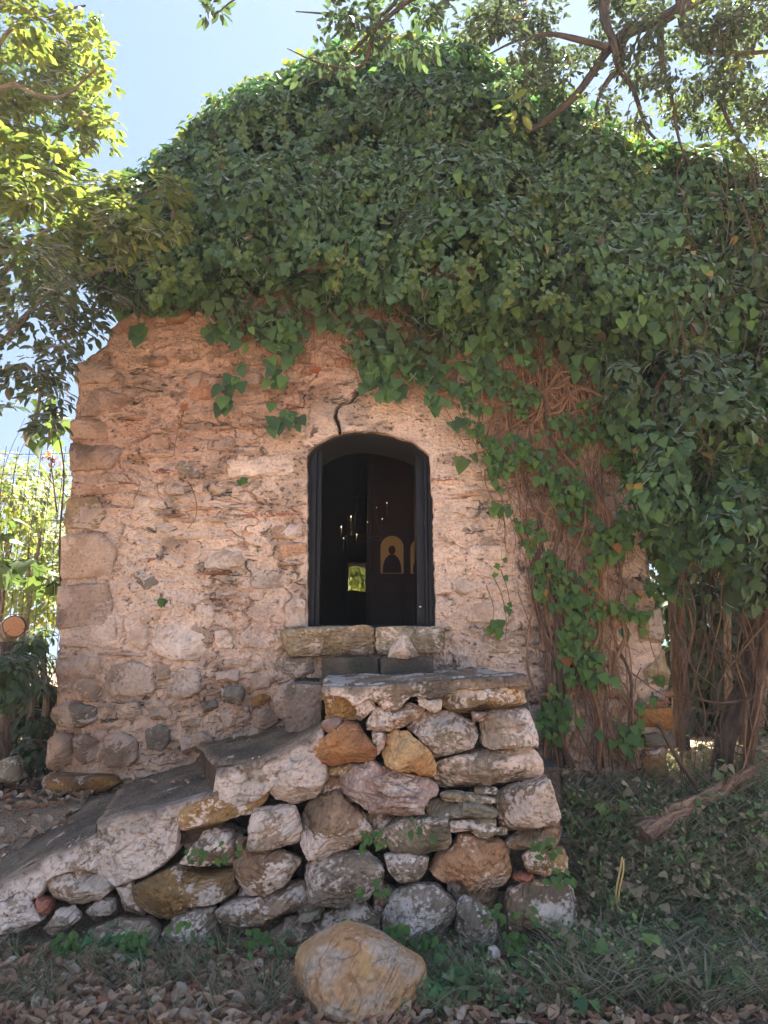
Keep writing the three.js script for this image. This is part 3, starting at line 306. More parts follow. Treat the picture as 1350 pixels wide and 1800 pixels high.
// ---------- steps and dry-stone base ----------
const stairs = thing('stone_staircase', 'worn stone steps and landing on a base of big limewashed boulders below the doorway', 'steps', V(-0.2, 0, -4.5));
const dWall = (py) => lerp(4.26, 4.46, clamp((1660 - py) / 470));
const zf = (poly) => -poly.reduce((s, p) => s + p[2], 0) / poly.length;
const toPoly = (a, ox, oy, s) => { const o = []; for (let i = 0; i < a.length; i += 2) { const px = ox + a[i] * s, py = oy + a[i + 1] * s, d = dWall(py), p = at(px, py, d); o.push([p.x, p.y, d]); } return o; };
const ZA = (a) => toPoly(a, 540, 1170, 0.35556), ZB = (a) => toPoly(a, 540, 1420, 0.35556), ZC = (a) => toPoly(a, 0, 1420, 0.41481), ZE = (a) => toPoly(a, 0, 1100, 0.5);
let bs = 500; function boulder(k, poly, proud = 0.06, o = {}) {
  const w = Math.max(...poly.map((p) => p[0])) - Math.min(...poly.map((p) => p[0])), h = Math.max(...poly.map((p) => p[1])) - Math.min(...poly.map((p) => p[1])), dp = o.depth ?? clamp(0.5 * (w + h), 0.16, 0.5), { depth, ...rest } = o;
  return part('stone', stone(poly.map(([x, y], i) => { const mx = poly.reduce((s, p) => s + p[0], 0) / poly.length, my = poly.reduce((s, p) => s + p[1], 0) / poly.length; return [mx + (x - mx) * 1.03, my + (y - my) * 1.03]; }), zf(poly) + proud, dp, { e: 0.42, cut: 0.62, rough: clamp(h * 0.09, 0.006, 0.026), facets: 9, seed: bs++, ...rest, kind: k, seg: w > 0.13 ? (w > 0.28 ? 132 : 96) : 50, ring: w > 0.13 ? (w > 0.28 ? 76 : 56) : 30 }), RB, stairs);
}
const rd = { e: 0.54, facets: 11 };
boulder('ochre', ZA([655, 175, 700, 90, 860, 60, 1040, 40, 1078, 92, 1102, 195, 1000, 217, 800, 252, 720, 238]), 0.09, { strata: 0.01 }); boulder('ochre', ZA([80, 125, 240, 150, 238, 265, 170, 290, 80, 275]), 0.02);
boulder('rose', ZA([78, 275, 110, 258, 170, 256, 162, 312, 112, 338, 80, 312]), 0.08); boulder('lime', ZA([235, 195, 330, 160, 332, 212, 262, 280, 230, 262]), 0.06); boulder('lime', ZA([300, 285, 340, 205, 440, 225, 500, 188, 582, 210, 560, 245, 470, 300, 380, 335, 300, 322]), 0.07); boulder('lime', ZA([548, 145, 660, 165, 662, 215, 625, 232, 550, 195]), 0.07);
boulder('orange', ZA([32, 455, 48, 390, 110, 335, 180, 288, 245, 295, 285, 350, 333, 410, 326, 465, 260, 492, 120, 508, 55, 490]), 0.13, { ...rd, seg: 80, ring: 48 }); boulder('ochre', ZA([80, 495, 250, 490, 205, 560, 90, 560]), -0.02); boulder('grey', ZA([318, 332, 385, 338, 375, 412, 340, 455]), 0.05);
boulder('orange', ZA([368, 435, 385, 400, 380, 350, 440, 318, 505, 340, 595, 420, 634, 490, 634, 545, 590, 553, 520, 522, 400, 492]), 0.13, { seg: 80, ring: 48, rough: 0.03, facets: 9 }); boulder('grey', ZA([488, 312, 580, 232, 720, 238, 835, 285, 853, 350, 832, 417, 740, 442, 630, 467, 588, 412]), 0.08, rd);
boulder('grey', ZA([868, 395, 880, 280, 902, 233, 1096, 216, 1132, 350, 1130, 397, 900, 412]), 0.08, { e: 0.32, facets: 3 }); boulder('rose', ZA([818, 230, 885, 233, 877, 278, 830, 277]), 0.05);
boulder('rose', ZA([172, 590, 220, 508, 330, 488, 420, 528, 560, 548, 622, 575, 652, 610, 592, 680, 585, 732, 480, 757, 350, 747, 270, 692, 188, 640]), 0.14, { strata: 0.045, seg: 100, ring: 60, facets: 6, rough: 0.03 });
boulder('grey', ZA([624, 500, 700, 463, 900, 422, 1122, 408, 1167, 480, 1167, 557, 1000, 602, 700, 627, 628, 582]), 0.09, { e: 0.5 }); boulder('slate', ZA([830, 613, 942, 608, 942, 647, 838, 647]), 0.04); boulder('slate', ZA([663, 640, 720, 626, 926, 650, 920, 680, 670, 667]), 0.07, { e: 0.3, facets: 2 }); boulder('slate', ZA([594, 680, 700, 668, 840, 673, 937, 708, 937, 747, 598, 742]), 0.08, { e: 0.3, facets: 2, strata: 0.01 });
boulder('lime', ZA([928, 665, 1010, 618, 1190, 546, 1217, 630, 1254, 745, 1232, 777, 1000, 820, 974, 817, 948, 740]), 0.11, { e: 0.38, facets: 4 }); boulder('brown', ZA([-32, 760, 0, 688, 60, 648, 140, 623, 202, 665, 272, 740, 323, 830, 312, 872, 230, 912, 18, 973, -22, 900]), 0.11, { e: 0.45 });
boulder('slate', ZB([373, 110, 430, 78, 500, 48, 690, 46, 714, 180, 690, 217, 560, 237, 418, 232]), 0.1, { e: 0.34, facets: 5 }); boulder('slate', ZB([703, 60, 932, 48, 930, 107, 708, 120]), 0.06, { e: 0.3, facets: 2 }); boulder('slate', ZB([808, 115, 992, 108, 997, 150, 848, 152]), 0.03, { e: 0.3 });
boulder('rust', ZB([598, 330, 650, 248, 740, 198, 760, 138, 850, 148, 972, 173, 1002, 250, 997, 350, 962, 402, 860, 422, 800, 412, 760, 362, 680, 372]), 0.12, { ...rd, seg: 90, ring: 54 }); boulder('brown', ZB([988, 180, 1100, 108, 1250, 73, 1280, 120, 1262, 182, 1100, 217, 1018, 212]), 0.08, rd); boulder('ochre', ZB([1068, 250, 1100, 218, 1280, 198, 1302, 260, 1282, 332, 1180, 347, 1098, 322]), 0.08, rd); boulder('brick', ZB([1028, 345, 1130, 338, 1132, 370, 1030, 372]), 0.03, { e: 0.3 }); boulder('brown', ZB([1060, 375, 1200, 372, 1198, 392, 1062, 395]), 0.03, { e: 0.3 });
boulder('grey', ZB([-2, 300, 130, 238, 300, 233, 382, 300, 372, 382, 300, 452, 150, 503, 28, 482, -2, 400]), 0.12, rd); boulder('grey', ZB([383, 240, 500, 233, 602, 250, 597, 312, 550, 372, 470, 367, 408, 322]), 0.08); boulder('grey', ZB([378, 560, 430, 428, 520, 383, 640, 398, 722, 470, 742, 520, 702, 602, 620, 700, 450, 710, 378, 640]), 0.16, rd); boulder('grey', ZB([743, 500, 780, 448, 850, 463, 922, 540, 942, 612, 900, 700, 800, 710, 748, 600]), 0.13, rd);
boulder('brown', ZB([983, 500, 1010, 418, 1100, 393, 1302, 393, 1332, 480, 1332, 562, 1292, 650, 1130, 690, 998, 655]), 0.14, { e: 0.42 }); boulder('grey', ZB([28, 600, 120, 528, 280, 498, 352, 560, 372, 700, 200, 720, 58, 700]), 0.05, rd); boulder('brown', ZB([318, 110, 392, 118, 392, 212, 338, 217]), 0.02);
boulder('ochre', ZE([626, 692, 640, 645, 740, 605, 930, 590, 925, 620, 900, 652, 780, 692, 640, 722]), 0.05, { e: 0.3, facets: 2 }); boulder('lime', ZE([938, 580, 990, 478, 1090, 410, 1138, 470, 1142, 545, 1110, 612, 1020, 642, 958, 627]), 0.11, { e: 0.6 });
boulder('lime', ZC([740, 250, 770, 218, 850, 118, 900, 100, 965, 118, 987, 200, 982, 252, 820, 257]), 0.06); boulder('lime', ZC([1048, 182, 1060, 80, 1080, 8, 1242, 3, 1277, 100, 1262, 152, 1100, 187]), 0.11, { e: 0.38, facets: 4 }); boulder('brown', ZC([998, 140, 1042, 138, 1042, 190, 1000, 212]), 0.05); boulder('brown', ZC([988, 230, 1050, 193, 1200, 188, 1277, 230, 1222, 312, 1120, 377, 1050, 367, 1008, 312]), 0.11, rd);
boulder('ochre', ZC([558, 345, 640, 308, 742, 253, 800, 288, 850, 298, 992, 278, 1002, 360, 960, 402, 800, 432, 780, 472, 690, 492, 600, 452, 558, 425]), 0.13, { e: 0.5, seg: 90, ring: 50 }); boulder('brown', ZC([918, 430, 1150, 358, 1292, 323, 1307, 430, 1230, 482, 1130, 522, 1010, 562, 928, 552]), 0.11, { e: 0.45 }); boulder('grey', ZC([688, 540, 760, 458, 900, 428, 917, 530, 882, 612, 800, 660, 718, 622]), 0.09, rd); boulder('grey', ZC([348, 540, 480, 488, 620, 488, 662, 540, 657, 610, 450, 620, 398, 612]), 0.08, rd);
boulder('lime', ZC([188, 312, 250, 283, 430, 288, 467, 350, 420, 392, 280, 422, 208, 392]), 0.08, rd); boulder('lime', ZC([283, 240, 360, 178, 422, 168, 407, 282, 310, 292]), 0.05); boulder('lime', ZC([-40, 408, 120, 388, 152, 440, 182, 472, 80, 537, 28, 517, -40, 490]), 0.11, rd);
boulder('brick', ZC([148, 380, 207, 398, 202, 462, 160, 452]), 0.06); boulder('grey', ZC([188, 512, 250, 428, 310, 418, 342, 470, 300, 507, 220, 540]), 0.08, rd); boulder('grey', ZC([363, 440, 420, 398, 472, 398, 472, 452, 400, 482]), 0.06); boulder('grey', ZC([-40, 540, 80, 558, 142, 600, 132, 660, -40, 670]), 0.1, rd); boulder('grey', ZC([1068, 590, 1200, 488, 1322, 488, 1342, 560, 1300, 620, 1150, 640]), 0.06, rd); boulder('slate', ZC([1258, 470, 1352, 438, 1352, 482, 1280, 492]), 0.06);
boulder('brown', ZC([470, 350, 550, 330, 565, 420, 600, 470, 500, 470]), 0.0); boulder('dark', ZC([640, 300, 760, 240, 800, 285, 740, 260]), 0.0);
for (const [k, ...q] of [['brown', 545, 1350, 590, 1340, 610, 1400, 560, 1420], ['brown', 640, 1440, 690, 1430, 700, 1480, 650, 1490], ['brown', 860, 1500, 905, 1490, 900, 1560, 870, 1560], ['grey', 520, 1590, 560, 1580, 570, 1640, 520, 1640], ['brown', 420, 1560, 470, 1590, 450, 1640, 400, 1620], ['brown', 660, 1560, 700, 1590, 690, 1650, 655, 1640], ['brown', 790, 1560, 880, 1570, 880, 1640, 800, 1620], ['brown', 300, 1470, 340, 1450, 420, 1480, 400, 1540, 320, 1530]]) boulder(k, toPoly(q, 0, 0, 1), -0.06, { seg: 36, ring: 20 });
// plaster faces under the tread edges and the landing
// treads: front edge and back edge read off at their depths
const FR = (d, ...a) => { const o = []; for (let i = 0; i < a.length; i += 2) o.push(at(a[i], a[i + 1], d)); return o; };
part('plaster_face', facing(FR(4.40, 379, 1352, 430, 1342, 490, 1322, 530, 1302, 568, 1276), FR(4.38, 366, 1436, 418, 1421, 452, 1408, 476, 1388, 496, 1362, 545, 1336, 572, 1312), 0.2, 'wash', 2), RB, stairs);
part('plaster_face', facing(FR(4.37, 169, 1445, 225, 1428, 280, 1418, 340, 1404, 383, 1390), FR(4.33, 168, 1538, 196, 1562, 230, 1552, 262, 1538, 300, 1508, 311, 1478, 313, 1456, 345, 1446, 384, 1432), 0.2, 'wash', 5), RB, stairs);
part('plaster_face', facing(FR(4.33, -60, 1574, 0, 1549, 85, 1505, 130, 1487, 168, 1466), FR(4.29, -60, 1610, 0, 1592, 40, 1588, 66, 1578, 82, 1550, 118, 1536, 168, 1532), 0.2, 'wash', 8), RB, stairs);
part('plaster_face', facing(FR(4.41, 567, 1207, 650, 1205, 750, 1197, 850, 1190, 928, 1187), FR(4.40, 568, 1226, 600, 1226, 625, 1242, 650, 1230, 690, 1254, 720, 1228, 770, 1228, 800, 1216, 860, 1212, 930, 1206), 0.2, 'crust', 11, 220, 30), RB, stairs);
part('tread', slab(FR(4.44, 380, 1346, 430, 1337, 490, 1320, 530, 1300, 572, 1270), FR(5.42, 346, 1308, 400, 1298, 450, 1288, 505, 1274, 570, 1258), 0.16, { seed: 3, rough: 0.016, wear: true }), M.tread, stairs);
part('tread', slab(FR(4.40, 170, 1443, 225, 1427, 280, 1419, 345, 1408, 392, 1398), FR(5.42, 212, 1382, 250, 1368, 290, 1355, 340, 1340, 375, 1330), 0.2, { seed: 5, rough: 0.016, wear: true }), M.tread, stairs);
part('tread', slab(FR(4.36, -60, 1570, 0, 1546, 85, 1502, 130, 1484, 176, 1462), FR(5.3, -20, 1492, 60, 1450, 120, 1420, 160, 1402, 222, 1385), 0.16, { seed: 7, rough: 0.018, wear: true }), M.tread, stairs);
part('landing', slab(FR(4.46, 566, 1204, 650, 1202, 750, 1195, 850, 1188, 926, 1185), FR(5.43, 575, 1180, 650, 1178, 740, 1177, 800, 1176, 850, 1176), 0.075, { seed: 9, rough: 0.014 }), RMplain.brown, stairs);
{ const bl = (x0, x1, y0, y1, d, dep, seed, m, nm) => { const a = at(x0, y1, d), b = at(x1, y0, d); part(nm, block(V((a.x + b.x) / 2, (a.y + b.y) / 2, -d - dep / 2), V(b.x - a.x, b.y - a.y, dep), { seed, rough: 0.007 }), m, stairs); };
  bl(563, 665, 1155, 1204, 5.1, 0.35, 1, RMplain.dark, 'step_block'); bl(668, 763, 1154, 1203, 5.1, 0.35, 2, RMplain.dark, 'step_block'); bl(500, 567, 1202, 1290, 4.78, 0.55, 3, RMplain.block, 'step_block'); bl(575, 930, 1206, 1345, 4.72, 0.6, 5, RMplain.dark, 'rubble_core'); bl(380, 985, 1346, 1470, 4.66, 0.7, 6, RMplain.dark, 'rubble_core'); bl(180, 1005, 1471, 1640, 4.6, 0.8, 8, RMplain.dark, 'rubble_core'); bl(-60, 179, 1560, 1650, 4.62, 0.7, 9, RMplain.dark, 'rubble_core'); }
// ---------- foliage ----------
// leaf shapes: base at the origin, tip towards +y, face towards +z, folded along the middle and drooping
function leafGeo(outline, fold = 0.22, droop = 0.18, tipDroop = 1) {   // outline: right half from base to tip, [x, y]
  const pos = [], idx = [], n = outline.length, z = (x, y) => fold * Math.abs(x) - droop * y * y * tipDroop;
  for (const [x, y] of outline) pos.push(0, y, z(0, y)); for (const s of [1, -1]) for (const [x, y] of outline) pos.push(s * x, y, z(x, y));
  for (const [o, s] of [[n, 1], [2 * n, -1]]) for (let i = 0; i < n - 1; i++) { const q = s > 0 ? [i, o + i, o + i + 1, i, o + i + 1, i + 1] : [i, o + i + 1, o + i, i, i + 1, o + i + 1]; idx.push(...q); }
  return geoFrom(pos, idx);
}
const LEAF = {
  ivy: leafGeo([[0.03, 0.1], [0.24, -0.03], [0.47, 0.08], [0.52, 0.28], [0.38, 0.42], [0.35, 0.60], [0.17, 0.84], [0, 1.02]], 0.26, 0.22), heart: leafGeo([[0.03, 0.1], [0.2, -0.03], [0.42, 0.06], [0.49, 0.27], [0.41, 0.52], [0.25, 0.75], [0.1, 0.92], [0, 1.02]], 0.2, 0.26),
  lobed: leafGeo([[0.03, 0.1], [0.30, -0.05], [0.36, 0.14], [0.60, 0.28], [0.32, 0.44], [0.22, 0.66], [0, 1.02]], 0.16, 0.2), laurel: leafGeo([[0.02, 0], [0.15, 0.2], [0.205, 0.45], [0.17, 0.72], [0.07, 0.92], [0, 1]], 0.35, 0.14), oak: leafGeo([[0.02, 0], [0.17, 0.22], [0.22, 0.5], [0.15, 0.8], [0, 1]], 0.25, 0.12),
  blade: leafGeo([[0.02, 0], [0.03, 0.3], [0.022, 0.7], [0, 1]], 0.5, 0.5), dry: leafGeo([[0.02, 0], [0.28, 0.18], [0.36, 0.45], [0.22, 0.75], [0, 1]], 0.75, -0.35), small: leafGeo([[0.02, 0], [0.26, 0.25], [0.3, 0.55], [0, 1]], 0.25, 0.2),
};
function leafMat(tr, gloss = 0.35, gr = 0.32) { return new THREE.MeshPhysicalMaterial({ color: 0xffffff, roughness: 0.9, transmission: tr, thickness: 0, clearcoat: gloss, clearcoatRoughness: gr, side: THREE.DoubleSide }); }
const LM = { ivy: leafMat(0.5, 0.06, 0.45), tree: leafMat(0.58, 0.14, 0.4), thin: leafMat(0.55, 0.1, 0.45), dry: leafMat(0.2, 0) };
const _m = new THREE.Matrix4(), _x = V(0, 0, 0), _y = V(0, 0, 0), _z = V(0, 0, 0);
function place(p, normal, tip, size, wide = 1) { _z.copy(normal).normalize(); _y.copy(tip).addScaledVector(_z, -tip.dot(_z)); if (_y.lengthSq() < 1e-6) _y.set(0.3, 1, 0.2).addScaledVector(_z, -_z.y); _y.normalize(); _x.crossVectors(_y, _z); return new THREE.Matrix4().makeBasis(_x.clone().multiplyScalar(size * wide), _y.clone().multiplyScalar(size), _z.clone().multiplyScalar(size)).setPosition(p); }
const EYEP = V(0, EYE, 0);
function project(p) { const z = -p.z, f = z * CP + (p.y - EYE) * SP, u = (p.y - EYE) * CP - z * SP; return [675 + p.x / f * K, 900 - u / f * K, f]; }
// leaves: list of [matrix, colour]; the nearest ones in the picture become parts of their own, the others one instanced part
const singleMats = new Map();
function leaves(root, list, geo, m, singles, name = 'leaf', rest = 'foliage', restKind = 'stuff') {
  const pos = V(0, 0, 0); const scored = list.map((l, i) => { pos.setFromMatrixPosition(l[0]); const [x, y, f] = project(pos); return [x > 0 && x < 1350 && y > 0 && y < 1800 && f > 0 ? (l[2] ?? 0) + 1 / f : -1, i]; }); const own = new Set();
  if (singles) { scored.sort((a, b) => b[0] - a[0]); for (let k = 0; k < Math.min(singles, scored.length); k++) if (scored[k][0] > 0) own.add(scored[k][1]); }
  const off = root === scene ? V(0, 0, 0) : root.position;
  for (const i of own) { const [mx, c] = list[i], key = m.uuid + [c.r, c.g, c.b].map((q) => Math.round(q * 60)).join(); if (!singleMats.has(key)) { const q = m.clone(); q.color.copy(c); singleMats.set(key, q); } const o = new THREE.Mesh(geo, singleMats.get(key)); o.name = numbered(name); mx.decompose(o.position, o.quaternion, o.scale); o.position.sub(off); o.castShadow = o.receiveShadow = true; root.add(o); }
  const n = list.length - own.size; if (!n) return; const im = new THREE.InstancedMesh(geo, m, n); let k = 0; const shift = new THREE.Matrix4().makeTranslation(-off.x, -off.y, -off.z);
  list.forEach(([mx, c], i) => { if (own.has(i)) return; im.setMatrixAt(k, shift.clone().multiply(mx)); im.setColorAt(k++, c); }); im.name = numbered(rest); im.userData.kind = restKind; im.castShadow = im.receiveShadow = true; root.add(im); return im;
}
const pal = (list, r) => { const i = r() * (list.length - 1), a = Math.floor(i), t = i - a, p = list[a], q = list[Math.min(a + 1, list.length - 1)]; return rgb(lerp(p[0], q[0], t), lerp(p[1], q[1], t), lerp(p[2], q[2], t)); };
const GREEN = { ivy: [[0.04, 0.1, 0.036], [0.058, 0.15, 0.045], [0.09, 0.2, 0.054], [0.155, 0.29, 0.06]], bright: [[0.08, 0.14, 0.025], [0.13, 0.2, 0.03], [0.2, 0.26, 0.04]], tree: [[0.07, 0.11, 0.022], [0.12, 0.17, 0.03], [0.19, 0.235, 0.035], [0.26, 0.28, 0.04]], oak: [[0.045, 0.065, 0.034], [0.065, 0.092, 0.038], [0.1, 0.13, 0.04]], sun: [[0.12, 0.18, 0.03], [0.18, 0.22, 0.035], [0.24, 0.25, 0.05]], dark: [[0.035, 0.062, 0.022], [0.052, 0.088, 0.028], [0.07, 0.115, 0.032]], wall: [[0.06, 0.14, 0.02], [0.09, 0.19, 0.025], [0.14, 0.25, 0.03]], dry: [[0.24, 0.13, 0.07], [0.33, 0.19, 0.11], [0.38, 0.26, 0.17], [0.2, 0.12, 0.08], [0.42, 0.33, 0.24], [0.28, 0.1, 0.05]] };  // sun: yellow-green of sunlit leaves, the light put into the colour
// a lump of leaves: on and inside an ellipsoid, thinned by noise so that gaps stay
function lump(list, c, r, n, { size = 0.1, vary = 0.35, hang = 0.7, up = 0.5, out = 0.8, loose = 0.4, colors = GREEN.ivy, gap = -0.12, gf = 2.4, inner = 0.55, seed = 1, yellow = 0 } = {}) {
  const R = rng(seed * 131 + 17), tone = 0.85 + R() * 0.3; let made = 0, tries = 0;
  while (made < n && tries++ < n * 5) {
    const d = V(R() * 2 - 1, R() * 2 - 1, R() * 2 - 1); const l = d.length(); if (l > 1 || l < 0.05) continue; d.divideScalar(l); const q = inner + (1.08 - inner) * Math.sqrt(R()), p = V(c.x + d.x * r[0] * q, c.y + d.y * r[1] * q, c.z + d.z * r[2] * q);
    if (n3(p.x * gf + 3, p.y * gf, p.z * gf) < gap) continue;
    const nm = d.clone().multiplyScalar(out).add(V(0, up, 0)).add(V(R() - 0.5, R() - 0.5, R() - 0.5).multiplyScalar(loose * 2)), tip = d.clone().multiplyScalar(0.5).add(V(0, -hang, 0)).add(V(R() - 0.5, R() - 0.5, R() - 0.5).multiplyScalar(0.9));
    const col = R() < yellow ? rgb(0.45, 0.3, 0.03) : R() < 0.006 ? rgb(0.17, 0.115, 0.06) : pal(colors, R).multiplyScalar(tone * (0.85 + R() * 0.3)); list.push([place(p, nm, tip, size * (1 + (R() * 2 - 1) * vary) * (R() < 0.3 ? 0.62 : 1), 0.75 + R() * 0.4), col]); made++;
  }
}
function inPoly(x, y, q) { let c = false; for (let i = 0, j = q.length - 2; i < q.length; j = i, i += 2) if ((q[i + 1] > y) !== (q[j + 1] > y) && x < (q[j] - q[i]) * (y - q[i + 1]) / (q[j + 1] - q[i + 1]) + q[i]) c = !c; return c; }
const jit = (R, s) => V((R() - 0.5) * s, (R() - 0.5) * s, (R() - 0.5) * s);

// ---------- ivy over the roof and down the front ----------
{
  const ivy = thing('ivy', 'huge dark green ivy heaped over the chapel roof and hanging down its front', 'ivy', V(0.2, 4.2, -6)), R = rng(21), L = [];
  const mound = [215, 560, 300, 310, 345, 255, 400, 222, 480, 192, 560, 158, 620, 130, 690, 118, 770, 122, 830, 135, 900, 165, 960, 195, 1010, 245, 1060, 285, 1110, 310, 1190, 320, 1250, 420, 1250, 560, 1150, 560, 1000, 540, 900, 535, 780, 520, 640, 500, 560, 480, 450, 470, 380, 470];
  const depth = (py) => py > 470 ? 5.35 : lerp(5.4, 6.35, Math.pow((470 - py) / 360, 1.1)); let k = 0;
  for (let t = 0; t < 4000 && k < 170; t++) { const x = 200 + R() * 1050, y = 110 + R() * 470; if (!inPoly(x, y, mound)) continue; const near = ['0', 1].length; const edge = [[-40, 0], [40, 0], [0, -45], [0, 40]].every(([a, b]) => inPoly(x + a, y + b, mound)); const d = depth(y) + (R() - 0.5) * 0.55, rr = (edge ? 0.28 + R() * 0.28 : 0.14 + R() * 0.1); k++; lump(L, at(x, y, d), [rr * 1.25, rr, rr * 0.9], Math.round(3000 * rr * rr * 4.2), { size: 0.058, loose: 0.7, vary: 0.55, gap: -0.11, gf: 2.1, seed: k, colors: GREEN.ivy, hang: 0.8, up: 0.45, yellow: 0.002 }); }
  // behind the face: the body of the mound
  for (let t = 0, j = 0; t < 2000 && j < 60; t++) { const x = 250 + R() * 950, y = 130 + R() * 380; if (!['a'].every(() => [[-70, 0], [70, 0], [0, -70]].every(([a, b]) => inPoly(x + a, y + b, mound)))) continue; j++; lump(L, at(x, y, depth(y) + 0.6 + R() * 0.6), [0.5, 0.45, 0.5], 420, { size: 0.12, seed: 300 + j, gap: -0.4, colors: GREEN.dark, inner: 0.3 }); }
  // sprigs standing out against the sky, sunlit glow put into their leaf colour
  for (let i = 0; i < 120; i++) { const t = i / 119, e = [[320, 300], [400, 215], [560, 150], [690, 112], [830, 130], [960, 190], [1060, 280], [1180, 315]], s = t * 6.99, a = Math.floor(s), p0 = e[a], p1 = e[a + 1], x = lerp(p0[0], p1[0], s - a), y = lerp(p0[1], p1[1], s - a); lump(L, at(x + (R() - 0.5) * 40, y + R() * 40 - 24, depth(y) + 0.1 + R() * 0.5), [0.2, 0.14 + R() * 0.14, 0.2], 120, { size: 0.075, seed: 500 + i, colors: i % 3 ? GREEN.sun : GREEN.bright, up: 0.3, hang: -0.5, loose: 0.9, inner: 0.2, gap: -0.5 }); }
  // bushier heads that break the outline, in the same painted sunlit greens
  for (const [x, y, r] of [[335, 268, 0.2], [365, 238, 0.3], [410, 205, 0.2], [450, 182, 0.32], [505, 165, 0.22], [545, 140, 0.34], [600, 118, 0.22], [640, 104, 0.34], [700, 96, 0.24], [760, 104, 0.3], [815, 112, 0.36], [880, 140, 0.26], [920, 158, 0.38], [985, 205, 0.3], [1030, 245, 0.26], [1085, 278, 0.34], [1150, 290, 0.3]]) lump(L, at(x, y + 10, depth(y) + 0.3), [r * 0.9, r * 0.8, r * 0.8], Math.round(1500 * r * r), { size: 0.07, seed: Math.round(x), colors: x % 3 ? GREEN.bright : GREEN.sun, up: 0.35, hang: -0.2, loose: 0.9, inner: 0.15, gap: -0.1, gf: 3.5 });
  // young shoots standing off the face
  for (let t = 0, j = 0; t < 5000 && j < 330; t++) { const x = 240 + R() * 960, y = 130 + R() * 430; if (!inPoly(x, y, mound)) continue; j++; const c = at(x, y, depth(y) - 0.42 - R() * 0.2), n = 10 + R() * 14, dir = V((R() - 0.5) * 0.9, R() - 0.45, 0.5 + R() * 0.4).normalize(), cs = R() < 0.5 ? GREEN.bright : [[0.07, 0.15, 0.06], [0.12, 0.23, 0.08]]; for (let k = 0; k < n; k++) { const s = k / n, p = c.clone().addScaledVector(dir, s * 0.3 - 0.12).add(jit(R, 0.07)); L.push([place(p, V((R() - 0.5) * 1.6, 0.5, 0.6 + R()), dir.clone().add(V((R() - 0.5) * 1.6, -0.6, 0.2)), 0.07 * (1 - 0.6 * s) * (0.7 + R() * 0.5), 0.9), pal(cs, R)]); } }
  // fringe that hangs in front of the wall
  const fringe = [390, 545, 430, 575, 470, 560, 500, 580, 540, 520, 600, 540, 640, 600, 665, 630, 700, 600, 740, 640, 770, 600, 820, 600, 850, 560, 880, 600, 800, 540, 930, 620, 1000, 600, 1040, 640, 1080, 660, 950, 560, 1100, 700, 1090, 620];
  for (let i = 0; i < fringe.length; i += 2) lump(L, at(fringe[i], fringe[i + 1] - 8, 5.36), [0.17, 0.19, 0.1], 60, { size: 0.078, seed: 600 + i, hang: 1.0, up: 0.35, loose: 0.55, vary: 0.5, inner: 0.2, gap: -0.5, colors: i % 4 ? GREEN.ivy : [[0.06, 0.13, 0.04], [0.1, 0.18, 0.06]] });
  // sprays of few leaves on the wall
  const spray = (x, y, n, rx, ry, cols = GREEN.ivy, size = 0.105, lift = 0.03) => { for (let i = 0; i < n; i++) { const p = at(x + (R() - 0.5) * 2 * rx, y + (R() - 0.5) * 2 * ry, D0 - 0.07 - lift * R() * 2); L.push([place(p, V((R() - 0.5) * 0.7, 0.35 + R() * 0.4, 1), V((R() - 0.5) * 1.3, -1, 0.2), size * (0.7 + R() * 0.5), 0.95), pal(cols, R), 0.4]); } };
  spray(500, 580, 26, 34, 30); spray(492, 642, 12, 20, 20); spray(486, 668, 4, 10, 8); spray(502, 728, 15, 30, 20); spray(398, 690, 7, 10, 22); spray(415, 650, 8, 18, 25); spray(375, 580, 10, 18, 12); spray(245, 578, 6, 10, 12); spray(660, 640, 24, 26, 26); spray(676, 672, 16, 32, 20); spray(705, 620, 20, 26, 26); spray(768, 706, 7, 16, 10); spray(803, 736, 3, 10, 6); spray(590, 560, 14, 26, 18); spray(640, 575, 14, 26, 20); spray(770, 660, 20, 30, 25); spray(840, 655, 30, 40, 30); spray(870, 590, 30, 40, 40); spray(570, 500, 30, 45, 25);
  spray(820, 806, 4, 10, 8, GREEN.bright); spray(872, 892, 3, 8, 8, GREEN.wall); spray(880, 1003, 5, 10, 22, GREEN.wall, 0.06); spray(877, 1100, 7, 15, 12, GREEN.wall, 0.07); spray(892, 1060, 3, 6, 18, GREEN.wall, 0.05); spray(428, 842, 5, 10, 3, GREEN.wall, 0.05); spray(290, 1055, 7, 9, 4, GREEN.wall, 0.05); spray(326, 711, 1, 3, 3, [[0.42, 0.14, 0.04], [0.42, 0.14, 0.04]], 0.08);
  // creeper on the right of the front
  const creep = [800, 690, 880, 640, 960, 700, 1060, 690, 1130, 820, 1160, 1000, 1165, 1180, 1120, 1330, 940, 1290, 960, 1220, 985, 1140, 950, 1060, 930, 980, 900, 900, 860, 840, 835, 780];
  for (let t = 0, n = 0; t < 20000 && n < 1900; t++) { const x = 790 + R() * 390, y = 640 + R() * 690; if (!inPoly(x, y, creep) || n3(x * 0.013, y * 0.011, 2) + (n3(x * 0.04, y * 0.04, 5)) * 0.6 < -0.02 + 0.25 * sstep(980, 1120, x) * sstep(800, 1000, y)) continue; n++; const red = R() < 0.02; spray(x, y, 1, 2, 2, red ? [[0.45, 0.12, 0.04], [0.4, 0.2, 0.03]] : R() < 0.7 ? GREEN.wall : GREEN.ivy, 0.032 + R() * R() * 0.065, 0.06); }
  leaves(ivy, L.filter((_, i) => i % 2), LEAF.ivy, LM.ivy, 150); leaves(ivy, L.filter((_, i) => i % 2 === 0), LEAF.heart, LM.ivy, 150);
